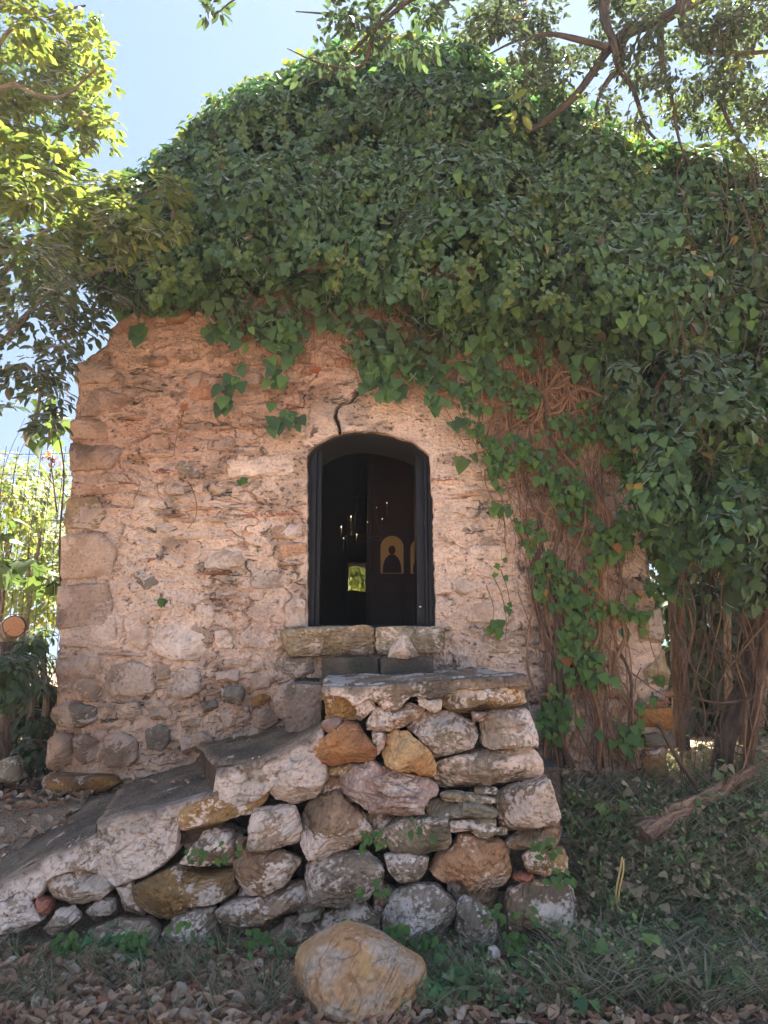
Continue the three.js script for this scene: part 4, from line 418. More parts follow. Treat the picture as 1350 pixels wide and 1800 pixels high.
  // stems: thick ones down the right of the front, a net of fine ones over it
  const fine = [], S = (pts, r0, r1, own, dark = false) => { const g = tube(pts, r0, r1, own ? 7 : 4, pts.length * (own ? 6 : 3), own ? 0.45 : 0.2, R() * 90); own ? part('stem', g, dark ? M.vineDark : M.vine, ivy) : fine.push(g); };
  const path = (px) => { const o = []; for (let i = 0; i < px.length; i += 2) o.push(at(px[i], px[i + 1], D0 - 0.075 - R() * 0.045)); return o; };
  for (let i = 0; i < 30; i++) { const b = lerp(960, 1122, R()), q = [], wob = 20 + R() * 30; let x = b; const top = lerp(860, 1090, clamp((b - 945) / 195 * 0.85 + (R() - 0.5) * 0.5)); for (let s = 0; s <= 9; s++) { const t = s / 9; x = lerp(b, top, Math.pow(t, 1.2)) + n3(i * 3.3, s * 0.9, 1) * wob * 1.4; q.push(x, lerp(1345 + R() * 10, 560 + R() * 60, t)); } S(path(q), 0.005 + Math.pow(R(), 4) * 0.024, 0.0035, true, R() < 0.35); }
  for (let i = 0; i < 26; i++) { const x0 = 850 + R() * 230, y0 = 600 + R() * 90, q = [], dir = R() < 0.5 ? 1 : -1; for (let s = 0; s <= 6; s++) q.push(x0 + dir * s * (14 + R() * 12), y0 + s * (10 + R() * 16) + n3(i, s, 4) * 24); if (q.some((v, j) => j % 2 === 0 && v < 800 && q[j + 1] > 670)) continue; S(path(q), 0.007 + R() * 0.012, 0.004, true); }
  for (let i = 0; i < 130; i++) { const q = []; let x = 400 + R() * 490, y = 470 + R() * 80, h = (R() - 0.5) * 2; for (let s = 0; s < 7; s++) { q.push(x, y); h = h * 0.7 + (R() - 0.5) * 1.4; x += Math.sin(h) * 22; y += Math.cos(h) * 18 + 2; } S(path(q), 0.003 + R() * 0.004, 0.0015, false); }
  for (let i = 0; i < 270; i++) { const x0 = lerp(830, 1135, R()), y0 = lerp(590, 1290, Math.pow(R(), 1.4)), n = 5 + Math.floor(R() * 5), q = []; let x = x0, y = y0, h = (R() - 0.5) * 1.6; for (let s = 0; s < n; s++) { q.push(x, y); h += (R() - 0.5) * 0.9; x += Math.sin(h) * 20 + (y > 800 ? 2.5 : 0); y += Math.cos(h) * 20 + 4; } if (q.some((v, j) => j % 2 === 0 && v < lerp(800, 940, clamp((q[j + 1] - 700) / 500)))) continue; S(path(q), 0.0022 + R() * 0.0034, 0.0012, false); }
  for (const q of [[500, 640, 512, 690, 518, 710, 525, 745], [325, 715, 312, 760, 305, 800], [330, 845, 342, 870, 345, 905, 330, 930], [865, 1010, 880, 1040, 890, 1090, 888, 1130], [880, 1000, 895, 1050, 893, 1100], [855, 1030, 868, 1070, 862, 1110], [930, 980, 940, 1050, 955, 1110, 965, 1160], [910, 1040, 935, 1110, 945, 1160], [790, 690, 815, 740, 840, 790, 870, 850, 905, 930, 925, 990], [700, 670, 740, 700, 790, 740], [760, 690, 790, 730, 822, 800], [420, 640, 405, 665, 398, 700], [612, 620, 618, 650, 630, 655], [235, 880, 245, 850, 232, 830]]) S(path(q), 0.004, 0.002, false);
  const rl = part('rootlets', mergeGeometries(fine), M.vine, ivy); rl.userData.kind = 'stuff';
  // bare hanging runners in front of the mound
  for (let i = 0; i < 34; i++) { const x = 560 + R() * 640, y = 150 + R() * 330, q = [], d = depth(y) - 0.45; let xx = x; const o = []; for (let s = 0; s < 6; s++) { o.push(at(xx, y + s * (12 + R() * 14), d - 0.03 * s)); xx += (R() - 0.5) * 26; } S(o, 0.006, 0.003, i < 12); }
}

// ---------- trees ----------
function crownAt(list, px, d, n, o) { for (let i = 0; i < px.length; i += 3) lump(list, at(px[i], px[i + 1], d + (o.spread ?? 0.5) * (((i * 7919) % 97) / 97 - 0.5) * 2), [px[i + 2] / K * d * 1.05, px[i + 2] / K * d * 0.9, px[i + 2] / K * d], Math.round(n * Math.pow(px[i + 2] / 60, 2)), { ...o, seed: (o.seed ?? 1) + i }); }
{ // broad-leaved tree on the left; its trunk stands outside the picture
  const t = thing('broadleaf_tree', 'broad-leaved tree with glowing yellow-green leaves overhanging the left corner of the chapel', 'tree', V(-3.9, 0.55, -5.6)), R = rng(31), L = [];
  part('trunk', tube([V(-3.9, 0.3, -5.6), V(-3.85, 1.8, -5.5), V(-3.7, 3.4, -5.4), V(-3.75, 5.2, -5.3), V(-3.6, 7.5, -5.3)], 0.19, 0.07, 12, 30, 0.2, 3), M.bark, t);
  for (const [h, q] of [[3.2, [60, 420, 180, 370, 290, 330]], [2.6, [40, 560, 110, 500, 200, 470, 280, 460]], [4.6, [10, 150, 60, 165, 110, 170, 170, 120]], [5.4, [30, 40, 100, 20, 150, 10]], [4.0, [30, 300, 110, 290, 170, 250]], [3.0, [40, 640, 70, 690, 60, 740]]]) { const o = [V(-3.72, h, -5.4)]; for (let i = 0; i < q.length; i += 2) o.push(at(q[i], q[i + 1], 5.1 - i * 0.05)); part('limb', tube(o, 0.035, 0.008, 7, 0, 0.15, h), M.bark, t); }
  const big = { size: 0.1, colors: GREEN.tree, up: 1.0, hang: -0.15, out: 0.5, loose: 0.5, gap: -0.05, inner: 0.3, vary: 0.35, seed: 900 };
  crownAt(L, [40, 300, 70, 110, 320, 70, 180, 345, 60, 240, 345, 50, 290, 335, 38, 60, 390, 80, 150, 410, 75, 230, 400, 60, 285, 385, 42, 20, 240, 50], 4.7, 290, big);
  crownAt(L, [20, 40, 70, 90, 60, 60, 130, 120, 50, 60, 150, 70, 150, 190, 45, 110, 220, 60, 30, 200, 70, 160, 260, 40, 195, 140, 22, 190, 225, 20, 140, 30, 36, 165, 80, 30, 100, 280, 50], 5.3, 300, { ...big, size: 0.095, seed: 960 });
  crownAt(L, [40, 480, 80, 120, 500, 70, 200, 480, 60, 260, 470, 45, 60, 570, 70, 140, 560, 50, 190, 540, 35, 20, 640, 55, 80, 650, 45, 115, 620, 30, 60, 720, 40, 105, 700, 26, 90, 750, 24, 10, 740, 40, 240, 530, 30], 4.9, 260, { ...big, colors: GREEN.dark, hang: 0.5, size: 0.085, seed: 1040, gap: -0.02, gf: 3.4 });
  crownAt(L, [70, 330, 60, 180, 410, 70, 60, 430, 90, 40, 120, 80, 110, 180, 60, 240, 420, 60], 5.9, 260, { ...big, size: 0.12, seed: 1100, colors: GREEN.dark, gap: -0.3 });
  leaves(t, L, LEAF.laurel, LM.tree, 300);
}
{ // small-leaved tree whose dark limbs reach in from the upper right
  const t = thing('overhanging_tree', 'small-leaved tree reaching over the ivy with bare dark crooked limbs, upper right', 'tree', V(3.9, 0.6, -5.2)), R = rng(41), L = [];
  part('trunk', tube([V(3.9, 0.3, -5.2), V(3.8, 2.4, -5.1), V(3.7, 4.6, -5.0), V(3.75, 6.6, -4.9), V(3.6, 8.6, -4.8)], 0.24, 0.10, 12, 30, 0.25, 8), M.bark, t);
  const limb = (d, r0, r1, ...q) => { const o = []; for (let i = 0; i < q.length; i += 2) o.push(at(q[i], q[i + 1], d + 0.06 * Math.sin(i))); part('limb', tube(o, r0, r1, 8, 0, 0.2, q[0]), M.limb, t); };
  limb(5.2, 0.075, 0.02, 1390, -60, 1240, -10, 1160, 35, 1095, 62, 1070, 85, 1040, 130, 1005, 175, 960, 212, 925, 232); limb(5.1, 0.05, 0.015, 1075, -60, 1062, 20, 1078, 75, 1088, 120, 1110, 150, 1118, 170); limb(5.15, 0.045, 0.01, 1092, 70, 1090, 110, 1070, 140, 1055, 165, 1045, 200); limb(5.0, 0.04, 0.012, 1190, -50, 1200, 40, 1210, 70, 1240, 90, 1290, 95, 1400, 85);
  limb(5.2, 0.032, 0.008, 1265, -30, 1285, 60, 1295, 120, 1270, 180, 1290, 230, 1330, 290); limb(5.1, 0.03, 0.006, 1160, 40, 1165, 120, 1180, 170, 1195, 250, 1215, 300); limb(5.3, 0.025, 0.006, 1350, 40, 1300, 35, 1270, 60, 1230, 70); limb(5.0, 0.03, 0.006, 1070, 85, 1020, 70, 960, 60, 900, 75, 860, 95); limb(4.7, 0.03, 0.005, 900, -80, 800, -40, 720, 0, 660, 50, 620, 90, 580, 130, 540, 150); limb(4.7, 0.02, 0.004, 720, -60, 690, 10, 650, 30, 590, 25, 520, 20); limb(4.6, 0.02, 0.004, 560, -80, 470, -30, 410, 0, 380, 25); limb(4.7, 0.016, 0.004, 660, 50, 640, 110, 610, 120, 560, 110, 505, 85);
  limb(5.2, 0.02, 0.004, 1215, 300, 1230, 380, 1260, 470, 1285, 560); limb(5.1, 0.016, 0.004, 1330, 290, 1310, 380, 1325, 470, 1300, 560); limb(5.2, 0.018, 0.004, 1118, 170, 1140, 230, 1180, 260, 1230, 270);
  const o1 = { size: 0.062, colors: GREEN.oak, up: 0.7, hang: 0.35, out: 0.5, loose: 0.7, gap: 0.02, gf: 3.2, inner: 0.1, seed: 1300 };
  crownAt(L, [880, 60, 60, 940, 90, 60, 1000, 60, 60, 1060, 30, 60, 940, 20, 60, 860, 20, 50, 1000, 130, 55, 1050, 190, 40, 1130, 110, 50, 1150, 40, 60, 1200, 130, 60, 1240, 60, 60, 1300, 40, 60, 1330, 120, 60, 1260, 190, 60, 1190, 220, 45, 1330, 230, 55, 1280, 290, 50, 1220, 300, 34, 1330, 330, 45, 1300, 400, 40, 930, 140, 40, 880, 110, 40, 1120, 200, 26, 1145, 165, 30, 830, 60, 44, 900, 20, 50, 1100, 10, 60, 1200, 20, 60, 1290, 100, 60, 1180, 80, 50, 1240, 150, 50, 1340, 20, 60, 1345, 180, 50], 5.2, 400, o1);
  crownAt(L, [620, 20, 44, 680, 10, 50, 740, 20, 46, 690, 70, 44, 640, 80, 36, 590, 40, 30, 560, 100, 26, 600, 120, 26, 530, 130, 18, 510, 95, 14, 650, 130, 20, 740, 80, 30, 770, 20, 30, 380, 8, 24, 425, -6, 20, 360, 22, 14, 810, 10, 30, 560, 20, 24], 4.65, 170, { ...o1, size: 0.085, seed: 1400, colors: GREEN.dark, spread: 0.2, gap: -0.05 });
  crownAt(L, [905, 190, 24, 1030, 255, 26, 1100, 230, 30, 1130, 210, 28, 1115, 320, 26, 1250, 140, 20, 1300, 100, 20], 5.0, 110, { ...o1, size: 0.085, seed: 1460, colors: GREEN.sun, gap: -0.2 }); crownAt(L, [1290, 250, 40, 1010, 200, 26, 1080, 255, 26, 1180, 180, 30, 1330, 60, 40, 1210, 90, 34, 960, 170, 22, 1340, 380, 40, 1250, 260, 44, 1300, 180, 44, 1150, 250, 30, 1340, 300, 44, 1240, 40, 44, 1320, 20, 44, 1210, 330, 36, 1290, 360, 40, 880, 140, 24, 1120, 290, 20], 5.5, 160, { ...o1, size: 0.075, seed: 1480, colors: GREEN.bright, gap: -0.05 });
  leaves(t, L, LEAF.oak, LM.tree, 300);
}
{ // climbing thicket right of the chapel
  const t = thing('climbing_vine', 'dense heart-leaved climbing vine covering the thicket right of the chapel', 'climber', V(2.6, 0.7, -5.3)), R = rng(51), L = [];
  const area = [1010, 380, 1120, 330, 1260, 330, 1390, 400, 1400, 1060, 1330, 1020, 1260, 1040, 1200, 1040, 1165, 1000, 1160, 900, 1110, 790, 1060, 640, 1010, 560]; let k = 0;
  for (let i = 0; i < 3000 && k < 110; i++) { const x = 1000 + R() * 400, y = 330 + R() * 840; if (!inPoly(x, y, area) || (y > 880 && R() < 0.45)) continue; k++; const rr = 0.14 + R() * 0.2; lump(L, at(x, y, 4.95 + R() * 0.6 - 0.15 * sstep(600, 900, y)), [rr, rr * 1.1, rr * 0.8], Math.round(5200 * rr * rr), { size: 0.066, seed: 1500 + k, hang: 0.9, up: 0.5, loose: 0.6, vary: 0.45, gap: -0.1, inner: 0.4, colors: R() < 0.3 ? [[0.05, 0.10, 0.03], [0.09, 0.16, 0.05]] : GREEN.ivy, yellow: 0.006 }); }
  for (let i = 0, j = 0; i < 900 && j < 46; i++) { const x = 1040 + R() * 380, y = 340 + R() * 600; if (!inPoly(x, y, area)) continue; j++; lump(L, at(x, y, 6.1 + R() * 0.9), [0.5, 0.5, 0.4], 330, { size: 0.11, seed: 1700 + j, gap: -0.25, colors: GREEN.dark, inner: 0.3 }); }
  leaves(t, L, LEAF.heart, LM.ivy, 300);
  const fine = []; const stem = (d, r0, r1, own, q) => { const o = []; for (let i = 0; i < q.length; i += 2) o.push(at(q[i], q[i + 1], d + (R() - 0.5) * 0.12)); const g = tube(o, r0, r1, own ? 6 : 4, 0, 0.2, q[0]); own ? part('stem', g, R() < 0.25 ? M.vine : M.vineDark, t) : fine.push(g); };
  for (const q of [[1258, 880, 1285, 930, 1295, 990, 1310, 1040, 1330, 1090, 1345, 1140], [1350, 860, 1320, 930, 1290, 980, 1290, 1040, 1310, 1110, 1330, 1190, 1320, 1260], [1180, 1080, 1205, 1140, 1225, 1200, 1240, 1260, 1232, 1320], [1195, 1020, 1185, 1070, 1190, 1110, 1215, 1170, 1260, 1210], [1350, 1090, 1300, 1150, 1265, 1200, 1262, 1260], [1210, 1000, 1240, 960, 1300, 940, 1350, 960], [1345, 1180, 1330, 1260, 1310, 1340, 1290, 1400], [1200, 1220, 1260, 1235, 1320, 1225, 1360, 1200], [1215, 880, 1250, 900, 1285, 905]]) stem(5.15, 0.008, 0.004, true, q);
  for (let i = 0; i < 44; i++) { const x0 = 1175 + R() * 200, y0 = 900 + R() * 250, q = []; let x = x0, y = y0, h = (R() - 0.5) * 1.4; for (let s = 0; s < 8; s++) { q.push(x, y); h = h * 0.8 + (R() - 0.5) * 0.9; x += Math.sin(h) * 34; y += Math.cos(h) * 46; if (x < 1195) x = 1195 + R() * 8; } stem(5.1 + R() * 0.9, 0.0035 + R() * 0.005, 0.002, i < 34, q); }
  for (let i = 0; i < 110; i++) { const x0 = 1190 + R() * 190, y0 = 850 + R() * 480, q = []; let x = x0, y = y0, h = (R() - 0.5) * 3; for (let s = 0; s < 6; s++) { q.push(x, y); h += (R() - 0.5) * 1.2; x += Math.sin(h) * 26; y += Math.cos(h) * 26; if (x < 1195) x = 1195; } stem(5.1 + R() * 1.2, 0.0035, 0.002, false, q); }
  for (let i = 0; i < 26; i++) { const x0 = 1180 + R() * 170, y0 = 250 + R() * 450, q = []; let x = x0, y = y0; for (let s = 0; s < 7; s++) { q.push(x, y); x += (R() - 0.5) * 34; y += 26 + R() * 20; } stem(4.8, 0.004, 0.002, false, q); }
  const tw = part('twigs', mergeGeometries(fine), M.vineDark, t); tw.userData.kind = 'stuff';
}
// bare trunks in the thicket
function bareTrunk(label, d, r0, r1, q, mm) { const o = []; for (let i = 0; i < q.length; i += 2) o.push(at(q[i], q[i + 1], d)); const t = thing('thicket_tree', label, 'tree', o[0].clone()); part('trunk', tube(o, r0, r1, 10, 24, 0.2, d), mm, t); const c = o[Math.floor(o.length / 2)]; part('limb', tube([c, c.clone().add(V(0.2, 0.35, -0.1)), c.clone().add(V(0.28, 0.8, -0.2))], r1 * 0.6, r1 * 0.25, 6, 0, 0.2, d), mm, t); }
bareTrunk('leaning brown trunk with curved foot in the thicket above the fallen log', 5.6, 0.075, 0.055, [1262, 1420, 1270, 1330, 1290, 1250, 1318, 1180, 1325, 1090, 1318, 1000, 1330, 880], M.limb);
bareTrunk('straight dark trunk just right of the chapel corner in deep shade', 6.6, 0.075, 0.06, [1200, 1380, 1196, 1200, 1188, 1050, 1182, 900, 1175, 760], M.limb);
bareTrunk('thin grey trunk at the far right edge of the thicket', 5.4, 0.04, 0.03, [1300, 1400, 1318, 1320, 1332, 1220, 1345, 1100, 1348, 980], M.vineDark);

// ---------- bushes and trees behind ----------
const BUSH = [];
function bush(name, label, cat, d, px, n, o, shape = LEAF.small, mm = LM.thin, trunkPx) { const R = rng(px[0] * 7 + d * 13), L = []; crownAt(L, px, d, n, { spread: 0.7, ...o }); const b = at(trunkPx?.[0] ?? px[0], px[1] + px[2], d), t = thing(name, label, cat, V(b.x, groundY(b.x, -d), -d)); const f = leaves(t, L, shape, mm, 0, 'leaf', 'crown'); for (let i = 0; i < 3; i++) { const p = t.position.clone(), c = at(px[(i * 3) % px.length], px[(i * 3) % px.length + 1], d); part('trunk', tube([p.clone().add(V(i * 0.12 - 0.12, -0.15, 0)), p.clone().lerp(c, 0.5).add(V(0.1 * i, 0, 0.05)), c], 0.045, 0.015, 6, 0, 0.2, i), M.bark, t); } return t; }
bush('bush', 'sunlit yellow-green bush behind the wire fence left of the chapel', 'bush', 8.5, [20, 900, 60, 80, 880, 50, 50, 960, 70, 100, 960, 50, 20, 1020, 60, 80, 1040, 60, 110, 1010, 40, 40, 850, 40], 420, { size: 0.075, colors: GREEN.sun, seed: 2000, up: 0.8, gap: -0.2 });
bush('bush', 'taller pale bush rising behind the sunlit bush and the fence', 'bush', 13, [30, 840, 50, 90, 820, 36, 60, 880, 50, 110, 860, 40, -10, 830, 40, 120, 920, 40, 10, 940, 60, 90, 970, 50, 60, 1060, 60, 130, 1040, 50], 420, { size: 0.11, colors: GREEN.sun, seed: 2060, up: 0.9, gap: -0.3 });
bush('bush', 'dark shrub in the shade below the cut log, left of the wall', 'bush', 5.9, [20, 1195, 46, 60, 1165, 34, 72, 1120, 22, 30, 1250, 46, 62, 1220, 36, 20, 1300, 44, 58, 1280, 36, -20, 1180, 50, 60, 1330, 30, 50, 1140, 24], 600, { size: 0.07, colors: GREEN.dark, seed: 2120, gap: -0.2 });
bush('background_tree', 'dense dark tree closing the view behind the right thicket', 'tree', 9.2, [1200, 900, 90, 1290, 860, 90, 1350, 960, 90, 1260, 1000, 90, 1200, 1080, 80, 1290, 1110, 90, 1360, 1120, 80, 1240, 1210, 90, 1330, 1240, 90, 1220, 1300, 80, 1300, 1340, 80, 1370, 1350, 70, 1180, 780, 80, 1270, 720, 90, 1350, 780, 90, 1190, 1150, 60, 1200, 1040, 60, 1180, 1240, 60, 1250, 1310, 60, 1310, 1300, 60, 1350, 1250, 60, 1190, 1310, 50, 1260, 1360, 50, 1330, 1380, 50], 700, { size: 0.12, colors: GREEN.dark, seed: 2180, gap: -0.28, inner: 0.1 });
bush('background_tree', 'leafy green tree standing behind the vine at the far right', 'tree', 7.6, [1230, 420, 80, 1310, 400, 80, 1370, 480, 80, 1260, 520, 80, 1340, 590, 80, 1280, 640, 70, 1370, 700, 70, 1320, 320, 60, 1250, 330, 50], 420, { size: 0.09, colors: GREEN.tree, seed: 2260, gap: -0.15 });
bush('background_tree', 'light green tree seen through the gaps beneath the dark limbs', 'tree', 10.5, [880, 210, 50, 960, 260, 50, 1090, 320, 40, 1170, 330, 44, 1210, 290, 40, 1290, 330, 50, 1330, 250, 50, 1370, 160, 60, 1290, 180, 40], 300, { size: 0.12, colors: GREEN.bright, seed: 2330, gap: -0.05 });
bush('bush', 'leafy shrub behind the chapel glowing through its small rear window', 'bush', 12.2, [600, 1010, 50, 640, 1000, 50, 626, 960, 44, 660, 1050, 50, 590, 1060, 50, 630, 1040, 50, 626, 1010, 60, 626, 1020, 40], 1600, { size: 0.13, colors: [[0.26, 0.32, 0.05], [0.34, 0.38, 0.07]], seed: 2400, gap: -0.4, up: 0.8 });
// ---------- things on the ground ----------
const at0 = (px, py) => { let d = 4; for (let i = 0; i < 30; i++) { const u = (900 - py) / K, k = (u * CP + SP) / (CP - u * SP), p = at(px, py, d); d += (p.y - groundY(p.x, -d)) / Math.max(0.05, -k) * 0.5; } return at(px, py, d); };
function shadeLow(g) {   // shade on the boulder foot painted in: brown below a slanting line
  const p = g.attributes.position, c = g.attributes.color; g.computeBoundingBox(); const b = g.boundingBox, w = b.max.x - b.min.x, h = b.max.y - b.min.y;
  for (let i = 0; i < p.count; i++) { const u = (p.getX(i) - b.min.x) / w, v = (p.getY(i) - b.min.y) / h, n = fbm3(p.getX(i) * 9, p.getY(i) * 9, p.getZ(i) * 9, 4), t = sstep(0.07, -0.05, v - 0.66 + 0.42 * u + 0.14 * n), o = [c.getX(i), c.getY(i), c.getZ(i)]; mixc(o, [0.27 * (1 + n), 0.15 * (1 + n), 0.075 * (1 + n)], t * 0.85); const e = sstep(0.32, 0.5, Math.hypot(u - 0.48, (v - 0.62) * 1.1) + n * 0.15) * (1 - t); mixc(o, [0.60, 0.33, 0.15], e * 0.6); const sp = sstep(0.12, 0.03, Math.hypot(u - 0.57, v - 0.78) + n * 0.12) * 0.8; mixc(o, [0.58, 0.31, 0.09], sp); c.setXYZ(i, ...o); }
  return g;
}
function rock(name, label, k, d, px, o = {}, cat = 'rock') { const q = P2(px, d), t = thing(name, label, cat, V(q[0][0], q[0][1], -d)); part('stone', (k === 'fallen' ? shadeLow : (g) => g)(stone(q, -d + (o.front ?? 0), o.depth ?? 0.2, { e: 0.5, facets: 9, seg: 80, ring: 44, rough: 0.02, seed: Math.round(px[0] + px[1]), kind: k, ...o })), RB, t); return t; }
RM.fallen = mat(rockTex([0.42, 0.27, 0.16], [0.50, 0.40, 0.31], [0.46, 0.23, 0.07], 0.22, 251, { limeC: [0.56, 0.50, 0.45] }), 0.03, { vertexColors: true });
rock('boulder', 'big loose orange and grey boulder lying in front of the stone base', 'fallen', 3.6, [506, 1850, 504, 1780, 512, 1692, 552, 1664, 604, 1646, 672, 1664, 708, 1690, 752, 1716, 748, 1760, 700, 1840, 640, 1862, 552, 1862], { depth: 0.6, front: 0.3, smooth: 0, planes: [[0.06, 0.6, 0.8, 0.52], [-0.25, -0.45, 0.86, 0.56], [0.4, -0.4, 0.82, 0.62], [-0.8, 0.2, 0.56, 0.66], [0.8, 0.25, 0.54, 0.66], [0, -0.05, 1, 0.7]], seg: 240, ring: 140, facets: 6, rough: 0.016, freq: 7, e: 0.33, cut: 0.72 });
rock('rock', 'small grey rock at the foot of the big loose boulder', 'grey', 3.42, [545, 1815, 555, 1798, 590, 1792, 625, 1800, 630, 1830, 560, 1840], { depth: 0.2 }); rock('rock', 'flat bluish grey rock left of the big boulder foot', 'slate', 3.5, [485, 1795, 500, 1778, 525, 1782, 540, 1800, 520, 1812, 490, 1812], { depth: 0.15 });
rock('rock', 'rounded grey rock at the bottom edge on the right', 'grey', 3.5, [972, 1810, 978, 1785, 1000, 1775, 1025, 1778, 1035, 1815, 1000, 1830], { depth: 0.22 }); rock('rock', 'small pinkish rock lying in the weeds right of the boulder', 'rose', 3.95, [806, 1722, 815, 1698, 835, 1690, 848, 1705, 842, 1732, 818, 1740], { depth: 0.14 }); rock('rock', 'little white stone chip in the weeds below the base', 'lime', 4.02, [860, 1692, 862, 1672, 874, 1668, 880, 1690, 870, 1702], { depth: 0.07, seg: 24, ring: 14 });
rock('rock', 'pointed white stone leaning on the right threshold block', 'lime', 5.08, [683, 1155, 688, 1140, 707, 1112, 716, 1114, 738, 1152, 734, 1157, 700, 1160], { depth: 0.3, front: 0.1, e: 0.6, cut: 0.5, smooth: 0 }); rock('rock', 'pale stone lying in the undergrowth behind the fallen log', 'lime', 5.0, [1232, 1452, 1240, 1442, 1255, 1444, 1258, 1458, 1240, 1462], { depth: 0.08, seg: 24, ring: 14 });
rock('rock', 'blue-grey rock in the shade at the left edge', 'slate', 5.4, [-30, 1375, -20, 1345, 10, 1332, 24, 1350, 22, 1375, -10, 1385], { depth: 0.25 }); rock('rock', 'broad brown rock in deep shade left of the chapel foot', 'brown', 5.9, [10, 1345, 20, 1305, 50, 1290, 85, 1300, 95, 1345, 60, 1362, 20, 1360], { depth: 0.4 }); rock('rock', 'dark rock stacked behind the broad brown rock', 'dark', 6.3, [10, 1290, 20, 1230, 60, 1205, 95, 1230, 100, 1290, 50, 1300], { depth: 0.5 });

{ // broken log
  const t = thing('fallen_log', 'broken reddish-brown dead log propped on the bank right of the chapel', 'log', at(1220, 1415, 5)), a = at(1128, 1474, 4.75), b = at(1322, 1352, 5.25), dir = b.clone().sub(a);
  part('wood', tube([a, a.clone().addScaledVector(dir, 0.3).add(V(0, 0.012, 0)), a.clone().addScaledVector(dir, 0.6).add(V(0, -0.008, 0)), b], 0.075, 0.034, 18, 80, 0.45, 4), M.deadwood, t);
  for (let i = 0; i < 7; i++) { const s = 0.02 + i * 0.13, p = a.clone().addScaledVector(dir, s).add(V(0, 0.035 - i * 0.003, 0.035)), q = p.clone().addScaledVector(dir, 0.22).add(V(0, 0.01 * Math.sin(i * 3), -0.012)); part('bark_strip', tube([p, p.clone().lerp(q, 0.5).add(V(0, 0.008, 0.006)), q], 0.016 - i * 0.001, 0.005, 6, 12, 0.4, i), i % 2 ? M.vine : M.deadwood, t); }
  const c = a.clone().addScaledVector(dir, 0.55); part('stub', tube([c, c.clone().add(V(-0.12, 0.2, -0.05)), c.clone().add(V(-0.24, 0.46, -0.1))], 0.02, 0.01, 6, 0, 0.2, 2), M.vineDark, t);
}
{ // sawn log end
  const t = thing('cut_log', 'sawn log with a bright orange round end at the left edge', 'log', at(25, 1100, 5.6)), c = at(25, 1101, 5.6), end = new THREE.MeshStandardMaterial({ color: rgb(0.55, 0.26, 0.12), roughness: 0.8 });
  part('bark', tube([c.clone().add(V(0, 0, -0.01)), c.clone().add(V(-0.3, -0.02, -0.5)), c.clone().add(V(-0.6, -0.05, -1.1))], 0.082, 0.09, 18, 12, 0.12, 5), M.bark, t); const g = new THREE.RingGeometry(0.001, 0.08, 48, 40), p = g.attributes.position, cl = new Float32Array(p.count * 3); for (let i = 0; i < p.count; i++) { const x = p.getX(i), y = p.getY(i), r = Math.hypot(x, y), k = 1 + 0.08 * n3(x * 14, y * 14, 4), rr = r + 0.004 * n3(x * 30, y * 30, 1), w = 0.8 + 0.3 * Math.sin(rr * 700) - (r > 0.073 ? 0.65 : 0) - 0.5 * sstep(0.1, 0.0, Math.abs(Math.sin(Math.atan2(y, x) * 1.5 + 0.4) + n3(x * 40, y * 40, 2) * 0.2)) * sstep(0.02, 0.05, r); cl.set([w, w * (0.94 + 0.06 * w), w * 0.95], i * 3); p.setXYZ(i, x * k, y * k, 0.004 * n3(x * 60, y * 60, 3)); } g.setAttribute('color', new THREE.BufferAttribute(cl, 3)); g.computeVertexNormals(); end.vertexColors = true; g.rotateY(0.35); g.translate(c.x + 0.004, c.y, c.z + 0.012); part('sawn_end', g, end, t);
  const s = thing('tree_stump', 'dark post-like stump carrying the sawn log at the left edge', 'stump', at(25, 1200, 5.75)); const b = at(22, 1128, 5.85); part('wood', tube([V(b.x, 0.4, b.z), V(b.x + 0.02, (b.y + 0.4) / 2, b.z), b], 0.10, 0.085, 14, 16, 0.35, 9), M.limb, s);
}
{ // wire fence left of the chapel
  const f = thing('wire_fence', 'sagging wire mesh fence between the chapel corner and the left edge', 'fence', V(-3, 0.6, -6.3)), wm = mat(null, 0, { color: rgb(0.04, 0.038, 0.035), roughness: 0.6, metalness: 0.5 }), R = rng(77), d = 6.3;
  part('post', tube([V(-2.62, 0.5, -d), V(-2.6, 2, -d), V(-2.57, 3.55, -d)], 0.022, 0.02, 8, 12, 0.05, 1), wm, f);
  for (let i = 0; i < 12; i++) { const y = 1.1 + i * 0.2; part('wire', tube([V(-4.4, y + 0.05, -d), V(-3.6, y - 0.03 + R() * 0.04, -d + 0.03), V(-3, y - 0.02, -d), V(-2.45, y + R() * 0.05, -d)], 0.0032, 0.0032, 4, 10, 0, 1), wm, f); }
  for (let i = 0; i < 17; i++) { const x = -4.2 + i * 0.105; part('wire', tube([V(x, 1.0, -d), V(x + 0.03 * (R() - 0.5), 2.1, -d + 0.02), V(x + 0.02, 3.35, -d)], 0.0028, 0.0028, 4, 10, 0, 1), wm, f); }
  for (let i = 0; i < 9; i++) { const x = -4.1 + R() * 1.3, y = 1.2 + R(); part('dry_tendril', tube([V(x, y, -d + 0.03), V(x + 0.15 * R(), y + 0.5, -d + 0.02), V(x + 0.3 * (R() - 0.3), y + 1.1, -d + 0.04), V(x + 0.2, y + 1.6, -d + 0.02)], 0.004, 0.002, 4, 14, 0.2, i), M.vineDark, f); }
}
